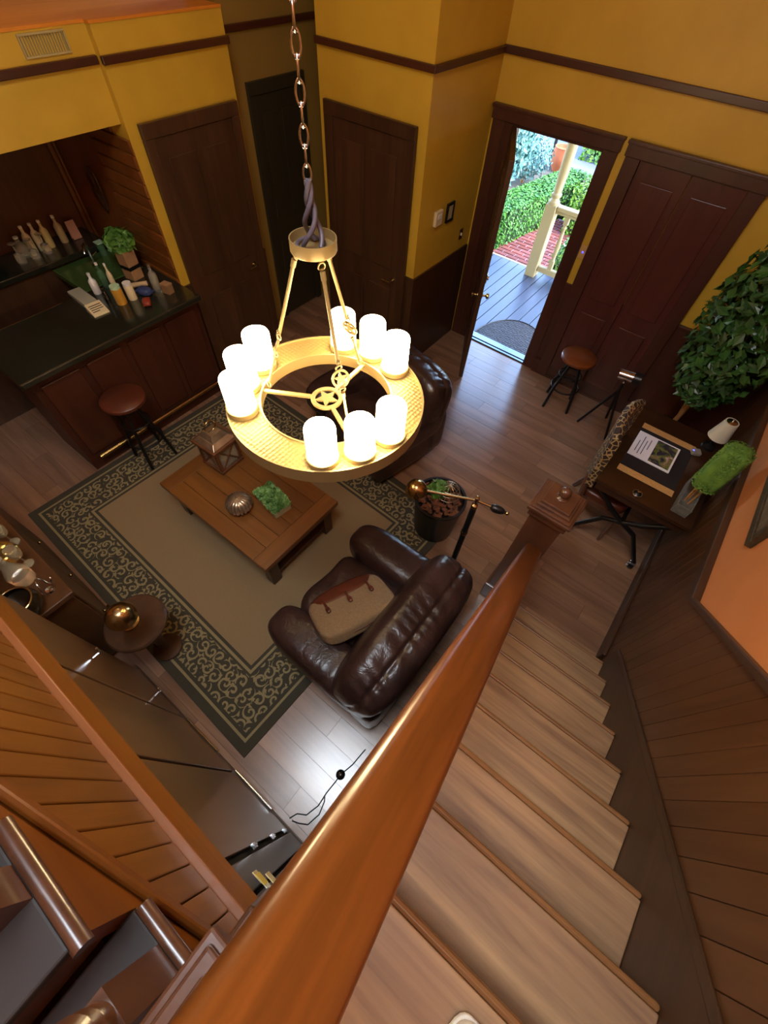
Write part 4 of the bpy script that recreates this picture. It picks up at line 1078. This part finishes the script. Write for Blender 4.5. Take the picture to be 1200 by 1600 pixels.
part('plate', MB().box(-.034, .034, -.008, 0, -.06, .06), mat('keypad_tan', '#c09a5c', .5), sw2, .003)
part('indicator', MB().lathe([(.001, 0), (.008, 0), (.008, .003), (.001, .003)], 12).xf(Matrix.Translation((0, -.008, 0)) @ Matrix.Rotation(R(90), 4, 'X')), glow('blue_led2', '#3030ff', 5), sw2)

# ------------------------------------------------------------------ sideboard and glassware
M_sbw = wood('sideboard_wood', '#5a3a20', '#442810', 'x', 3, .4, tone=.06)
sb = thing('sideboard', 'brown wooden sideboard crowded with glassware beside the rug', 'sideboard', (-2.545, -.50, 0))
part('body', MB().box(-.62, .62, -.20, .20, .06, .88), M_sbw, sb, .005)
part('top', MB().box(-.66, .66, -.23, .225, .88, .92), M_sbw, sb, .006)
for i in range(3):
    f = part('door', MB().box(-.6+i*.405, -.21+i*.405, .2, .215, .1, .85), M_sbw, sb, .005)
    part('knob', MB().soft((-.25+i*.405, .225, .45), (.025, .025, .025), 2, 6), M_brass, f, smooth=70)
for sx in (-.56, .56):
    for sy in (-.15, .15): part('foot', MB().lathe([(.02, 0), (.03, .06)], 12, (sx, sy, 0)), M_sbw, sb, smooth=40)
SZ = .921
def vase(name, label, cat, x, y, prof, m, extra=None):
    v = thing(name, label, cat, (x+.10, y+.04, SZ))
    part('bowl', MB().lathe(prof, 24), m, v, smooth=50)
    if extra: extra(v)
    return v
def stemlid(h, r):
    def f(v): part('stopper', MB().lathe([(.001, h), (r*.5, h), (r*.4, h+.02), (r, h+.04), (r*.6, h+.07), (.001, h+.075)], 14), M_glass, v, smooth=50)
    return f
def foot(r):
    def f(v): part('foot', MB().lathe([(.001, .0), (r, 0), (r, .006), (.008, .012)], 18), M_glass, v, smooth=50)
    return f
M_bowl = mat('dark_bronze', '#3a3020', .25, .6)
vase('bowl', 'round dark bronze bowl on the sideboard corner', 'bowl', -2.05, -.52, [(.001, 0), (.05, 0), (.09, .05), (.1, .1), (.085, .14), (.08, .14), (.09, .1), (.001, .03)], M_bowl, lambda v: part('rim', MB().tube([(.083*math.cos(a), .083*math.sin(a), .14) for a in [2*math.pi*i/24 for i in range(24)]], .005, 6, True), M_brass, v))
vase('decanter', 'tall clear decanter with stopper on the sideboard', 'decanter', -2.26, -.44, [(.001, 0), (.055, 0), (.06, .08), (.03, .15), (.018, .2), (.025, .23), (.001, .23)], M_glass, stemlid(.23, .022))
vase('decanter', 'squat amber decanter with stopper on the sideboard', 'decanter', -2.45, -.42, [(.001, 0), (.06, 0), (.07, .06), (.05, .11), (.02, .15), (.024, .17), (.001, .17)], M_amber, stemlid(.17, .022))
vase('glass_vase', 'flared clear glass vase behind the bronze bowl', 'vase', -2.22, -.60, [(.001, .01), (.03, .012), (.045, .1), (.07, .2), (.066, .2), (.04, .1), (.001, .03)], M_glass, foot(.04))
vase('glass_vase', 'narrow amber glass vase among the clear glassware', 'vase', -2.60, -.50, [(.001, .01), (.035, .012), (.04, .12), (.03, .22), (.026, .22), (.034, .12), (.001, .03)], M_amber, foot(.045))
vase('candy_dish', 'low cut glass candy dish at the sideboard front', 'dish', -2.37, -.58, [(.001, .01), (.03, .012), (.075, .05), (.08, .06), (.075, .06), (.03, .02), (.001, .02)], M_glass, foot(.04))
for i, (x_, y_) in enumerate(((-2.34, -.38), (-2.54, -.36), (-2.66, -.40), (-2.72, -.55), (-2.50, -.62), (-2.80, -.42))):
    g = thing('goblet', 'clear stemmed goblet standing on the sideboard', 'glass', (x_+.10, y_+.04, SZ), 0, 'goblets on the sideboard')
    part('bowl', MB().lathe([(.004, .08), (.03, .1), (.036, .14), (.032, .17), (.029, .17), (.032, .14), (.001, .1)], 18), M_glass, g, smooth=50)
    part('stem', MB().lathe([(.001, 0), (.032, 0), (.03, .004), (.005, .01), (.004, .08)], 16), M_glass, g, smooth=50)
cs = thing('curl_ornament', 'silver wire curl ornament on the sideboard', 'ornament', (-1.99, -.35, SZ))
part('base', MB().lathe([(.001, 0), (.025, 0), (.02, .01), (.001, .012)], 14), M_chrome, cs)
part('curl', MB().tube([(.05*math.cos(t)*(1-t*.09), .01*t-.02, .075+.06*math.sin(t)*(1-t*.09)) for t in [i*.35 for i in range(-5, 22)]], .004, 6), M_chrome, cs, smooth=60)
bk = thing('stacked_napkins', 'pale folded napkin stack at the sideboard end', 'napkins', (-1.95, -.66, SZ), R(10))
for i in range(3): part('napkin', MB().box(-.05, .05, -.07, .07, .012*i, .012*i+.011), M_ivory, bk, .003)

# ------------------------------------------------------------------ floor cord, tags, shoe
cd = thing('extension_cord', 'thin black power cord with a round foot switch on the floor', 'cord', (0, 0, 0))
part('cable', MB().tube([(-.26, -.375, .004), (-.24, -.33, .004), (-.19, -.30, .004), (-.165, -.22, .004), (-.17, -.14, .004), (-.165, -.06, .004), (-.165, -.01, .004), (-.14, .08, .004), (-.13, .2, .004)], .004, 6), M_black, cd, smooth=60)
part('cable', MB().tube([(-.24, -.375, .004), (-.2, -.36, .004), (-.15, -.33, .004), (-.13, -.25, .004), (-.15, -.18, .004), (-.165, -.16, .006)], .004, 6), M_black, cd, smooth=60)
part('foot_switch', MB().lathe([(.001, 0), (.03, 0), (.03, .012), (.02, .022), (.001, .024)], 22, (-.165, -.01, .0)), M_blackgloss, cd, smooth=45)
tg = thing('tag_bundle', 'bundle of yellow and white paper tags hanging on the grey panel', 'tags', (-.10, YW+.0, 1.36))
for i, (dx, dz, mm) in enumerate(((-.02, 0, M_ivory), (.012, .02, M_paper), (-.005, .045, mat('yellow_tag', '#d8c060', .7)), (.015, -.03, M_ivory))):
    part('tag', MB().box(dx-.022, dx+.022, .003+.006*i, .006+.006*i, dz-.03, dz+.03), mm, tg, .001)
sh = thing('sneaker', 'black canvas sneaker with white toe cap on the stair landing', 'shoe', (.44, -.28, NZ0+RISE*8+.001))
part('upper', MB().soft((0, -.02, .055), (.088, .27, .085), 2.6, 12), mat('black_canvas', '#1a1a1c', .8), sh, smooth=70)
part('sole', MB().soft((0, -.02, .015), (.10, .29, .032), 4, 12), M_white, sh, smooth=60)
part('toe_cap', MB().soft((0, .085, .04), (.086, .075, .062), 2.4, 10), M_white, sh, smooth=70)
part('laces', MB().cyl((-.025, .03, .096), (.025, .03, .096), .004, 6).cyl((-.025, .005, .1), (.025, .005, .1), .004, 6), M_white, sh)

# ------------------------------------------------------------------ porch and garden
M_deckp = wood('deck_board_paint', '#4a546c', '#424c62', 'y', 3, .35, tone=.05)
dko = struct('floor_porch', MB().box(-5.2, 2.2, YB+.13, 6.72, -.20, -.051), M_sub)
x = -5.2
while x < 2.2:
    struct('deck_board', MB().box(x+.004, x+.141, YB+.131, 6.72, -.05, -.02), M_deckp, dko, .003); x += .145
struct('deck_edge', MB().box(-5.2, 2.2, 6.721, 6.76, -.2, -.018), M_cream, dko)
struct('ceiling_porch', MB().box(-5.2, 2.2, YB+.121, 6.95, 3.15, 3.25), M_cream)
M_mat = None
def coir():
    t = NT('door_mat_rubber'); tc = t.new('ShaderNodeTexCoord'); wv = t.new('ShaderNodeTexWave', wave_type='RINGS'); wv.inputs['Scale'].default_value = 9; wv.inputs['Distortion'].default_value = 6; wv.inputs['Detail Scale'].default_value = 2.5
    t.link(tc.outputs['Object'], wv.inputs['Vector'])
    t.link(t.ramp(wv.outputs['Fac'], [(.3, lin('#26262c')), (.7, lin('#4a4a54'))]), t.b.inputs['Base Color'])
    t.b.inputs['Roughness'].default_value = .8; t.bump(wv.outputs['Fac'], .6, .01); return t.m
dm = thing('door_mat', 'dark half round patterned door mat on the porch boards', 'door mat', (-1.60, 4.745, -.0195))
hp_ = [(.44*math.cos(a), .62*math.sin(a)) for a in [math.pi*i/24 for i in range(25)]]
part('pad', MB().prism(hp_, 'z', 0, .012), coir(), dm, .003)
part('border', MB().tube([(.425*math.cos(a), .605*math.sin(a)+.008, .013) for a in [math.pi*i/24 for i in range(25)]], .007, 6), M_black, dm, smooth=60)
# porch post
pp = thing('porch_post', 'cream turned porch post with square base at the steps', 'post', (-2.16, 6.57, -.019))
part('square_base', MB().box(-.075, .075, -.075, .075, 0, .92), M_cream, pp, .006)
part('column', MB().lathe([(.07, .92), (.075, .93), (.075, .95), (.055, .97), (.052, .99), (.068, 1.01), (.068, 1.03), (.05, 1.05), (.052, 1.10), (.064, 1.3), (.066, 1.7), (.062, 2.3), (.06, 3.165)], 28), M_cream, pp, smooth=40)
pr_ = thing('porch_railing', 'cream porch railing with turned balusters beside the post', 'railing', (-2.08, 6.57, -.019))
part('top_rail', MB().box(0, 3.4, -.055, .055, .87, .92).box(0, 3.4, -.035, .035, .83, .87), M_cream, pr_, .008)
part('bottom_rail', MB().box(0, 3.4, -.035, .035, .09, .16), M_cream, pr_, .008)
pbm = MB().box(-.03, .03, -.03, .03, .16, .27).box(-.03, .03, -.03, .03, .74, .83).lathe([(.028, .27), (.034, .28), (.024, .3), (.03, .4), (.034, .46), (.024, .6), (.02, .68), (.03, .7), (.022, .72), (.028, .74)], 14).mesh('baluster', M_cream, 35)
for i in range(12): obj('baluster', pbm, pr_, (.17+i*.2, 0, 0))
# ground, brick walk
M_soil = mat('garden_soil', '#5a5248', .9, c2='#3c3a30', scale=5)
gr = struct('floor_ground', MB().box(-16, 12, 6.77, 30, -.40, -.26), M_soil)
M_brick = wood('brick', '#8a4434', '#6a444a', 'x', 9, .85, tone=.3)
bw = struct('floor_brick_walk', MB().box(-4.2, -1.4, 6.775, 9.2, -.259, -.235), mat('mortar', '#9a92a0', .9))
bme = MB().box(0, .19, 0, .085, 0, .016).mesh('brick', M_brick)
for r_ in range(22):
    for c_ in range(13):
        obj('brick', bme, bw, (-4.15+c_*.212+(.106 if r_ % 2 else 0), 6.79+r_*.107, -.235))
struct('floor_path', MB().box(-9, 3, 11.6, 14.5, -.259, -.22), mat('grey_path', '#6c7280', .9))
def hedge(label, c, d, rz, m, n, seed, size=.055):
    h = thing('hedge', label, 'hedge', (c[0], c[1], -.258), rz)
    hx, hy, hz = d[0]/2, d[1]/2, d[2]
    part('core', MB().soft((0, 0, hz/2), (d[0]*.94, d[1]*.94, hz*.95), 9, 8), M_hcore, h)
    def f(r):
        k = r.random()
        if k < .45: return (r.uniform(-hx, hx), r.uniform(-hy, hy), hz*r.uniform(.95, 1.02)), (0, 0, 1)
        if k < .75: s = -1; return (r.uniform(-hx, hx), s*hy*r.uniform(.93, 1.02), r.uniform(.03, hz)), (0, s, .3)
        s = r.choice((-1, 1)); return (s*hx*r.uniform(.95, 1.02), r.uniform(-hy, hy), r.uniform(.03, hz)), (s, 0, .3)
    o = part('foliage', leafcloud(n, f, size, seed), m, h); o['kind'] = 'stuff'
    return h
hedge('long clipped green hedge along the brick walk', (-3.16, 8.62), (.50, 2.6, .58), R(-9), M_hedge, 9000, 51, .04)
hedge('bright yellow green clipped hedge beyond the porch railing', (-1.62, 10.1), (1.9, 2.9, .72), 0, M_hedge2, 9000, 52, .045)
hedge('tall sunlit hedge wall closing the far side of the garden', (-2.2, 12.9), (3.2, 1.2, 1.7), 0, M_hedge2, 8000, 54, .07)
hedge('low dark hedge right behind the porch railing', (-.45, 7.5), (2.2, .7, .6), 0, M_hedge, 4000, 53)
def shrub(label, c, rad, zs, m, n, seed, size, flowers=False):
    s = thing('shrub', label, 'shrub', (c[0], c[1], -.258))
    part('stem', MB().tube([(0, 0, 0), (.03, 0, rad*.6), (0, .02, rad)], .03, 7), M_stick, s)
    o = part('foliage', leafcloud(n, smp_ball((0, 0, rad*zs+.05), rad, zs), size, seed), m, s); o['kind'] = 'stuff'
    if flowers:
        o = part('flowers', leafcloud(60, smp_ball((0, 0, rad*zs+.1), rad*1.05, zs), .05, seed+1), M_paper, s); o['kind'] = 'stuff'
    return s
shrub('tall blue green leafy shrub behind the clipped hedge', (-4.5, 8.9), .88, 1.15, M_blueb, 5000, 61, .10)
shrub('feathery grey green shrub in front of the grey path', (-4.2, 10.3), .5, .8, M_blueb, 2200, 62, .05)
shrub('white flowering bush behind the porch balusters', (-1.86, 6.98), .2, 1.6, M_plantg, 700, 63, .06, True)
shrub('broad green shrub on the far side of the grey path', (-4.0, 16.0), 1.6, .9, M_hedge, 4000, 64, .18)
shrub('sunlit green shrub past the yellow green hedge', (1.7, 13.8), 1.4, .9, M_hedge2, 4000, 65, .16)
tpot = thing('terracotta_pot', 'round terracotta garden pot standing by the hedges', 'pot', (-3.92, 11.45, -.26))
part('pot', MB().lathe([(.001, 0), (.12, 0), (.2, .14), (.22, .28), (.19, .4), (.2, .42), (.17, .42), (.16, .36), (.001, .3)], 26), M_terra, tpot, smooth=50)
part('soil', MB().lathe([(.001, .33), (.165, .34), (.001, .35)], 20), M_soil, tpot)
lp = thing('garden_lamp', 'slim black garden lamp post by the grey path', 'lamp post', (-4.25, 11.75, -.22))
part('post', MB().cyl((0, 0, 0), (0, 0, 1.1), .035, 12), M_black, lp, smooth=40)
part('head', MB().lathe([(.04, 1.1), (.09, 1.14), (.09, 1.26), (.03, 1.34), (.001, 1.35)], 14), M_black, lp, smooth=40)
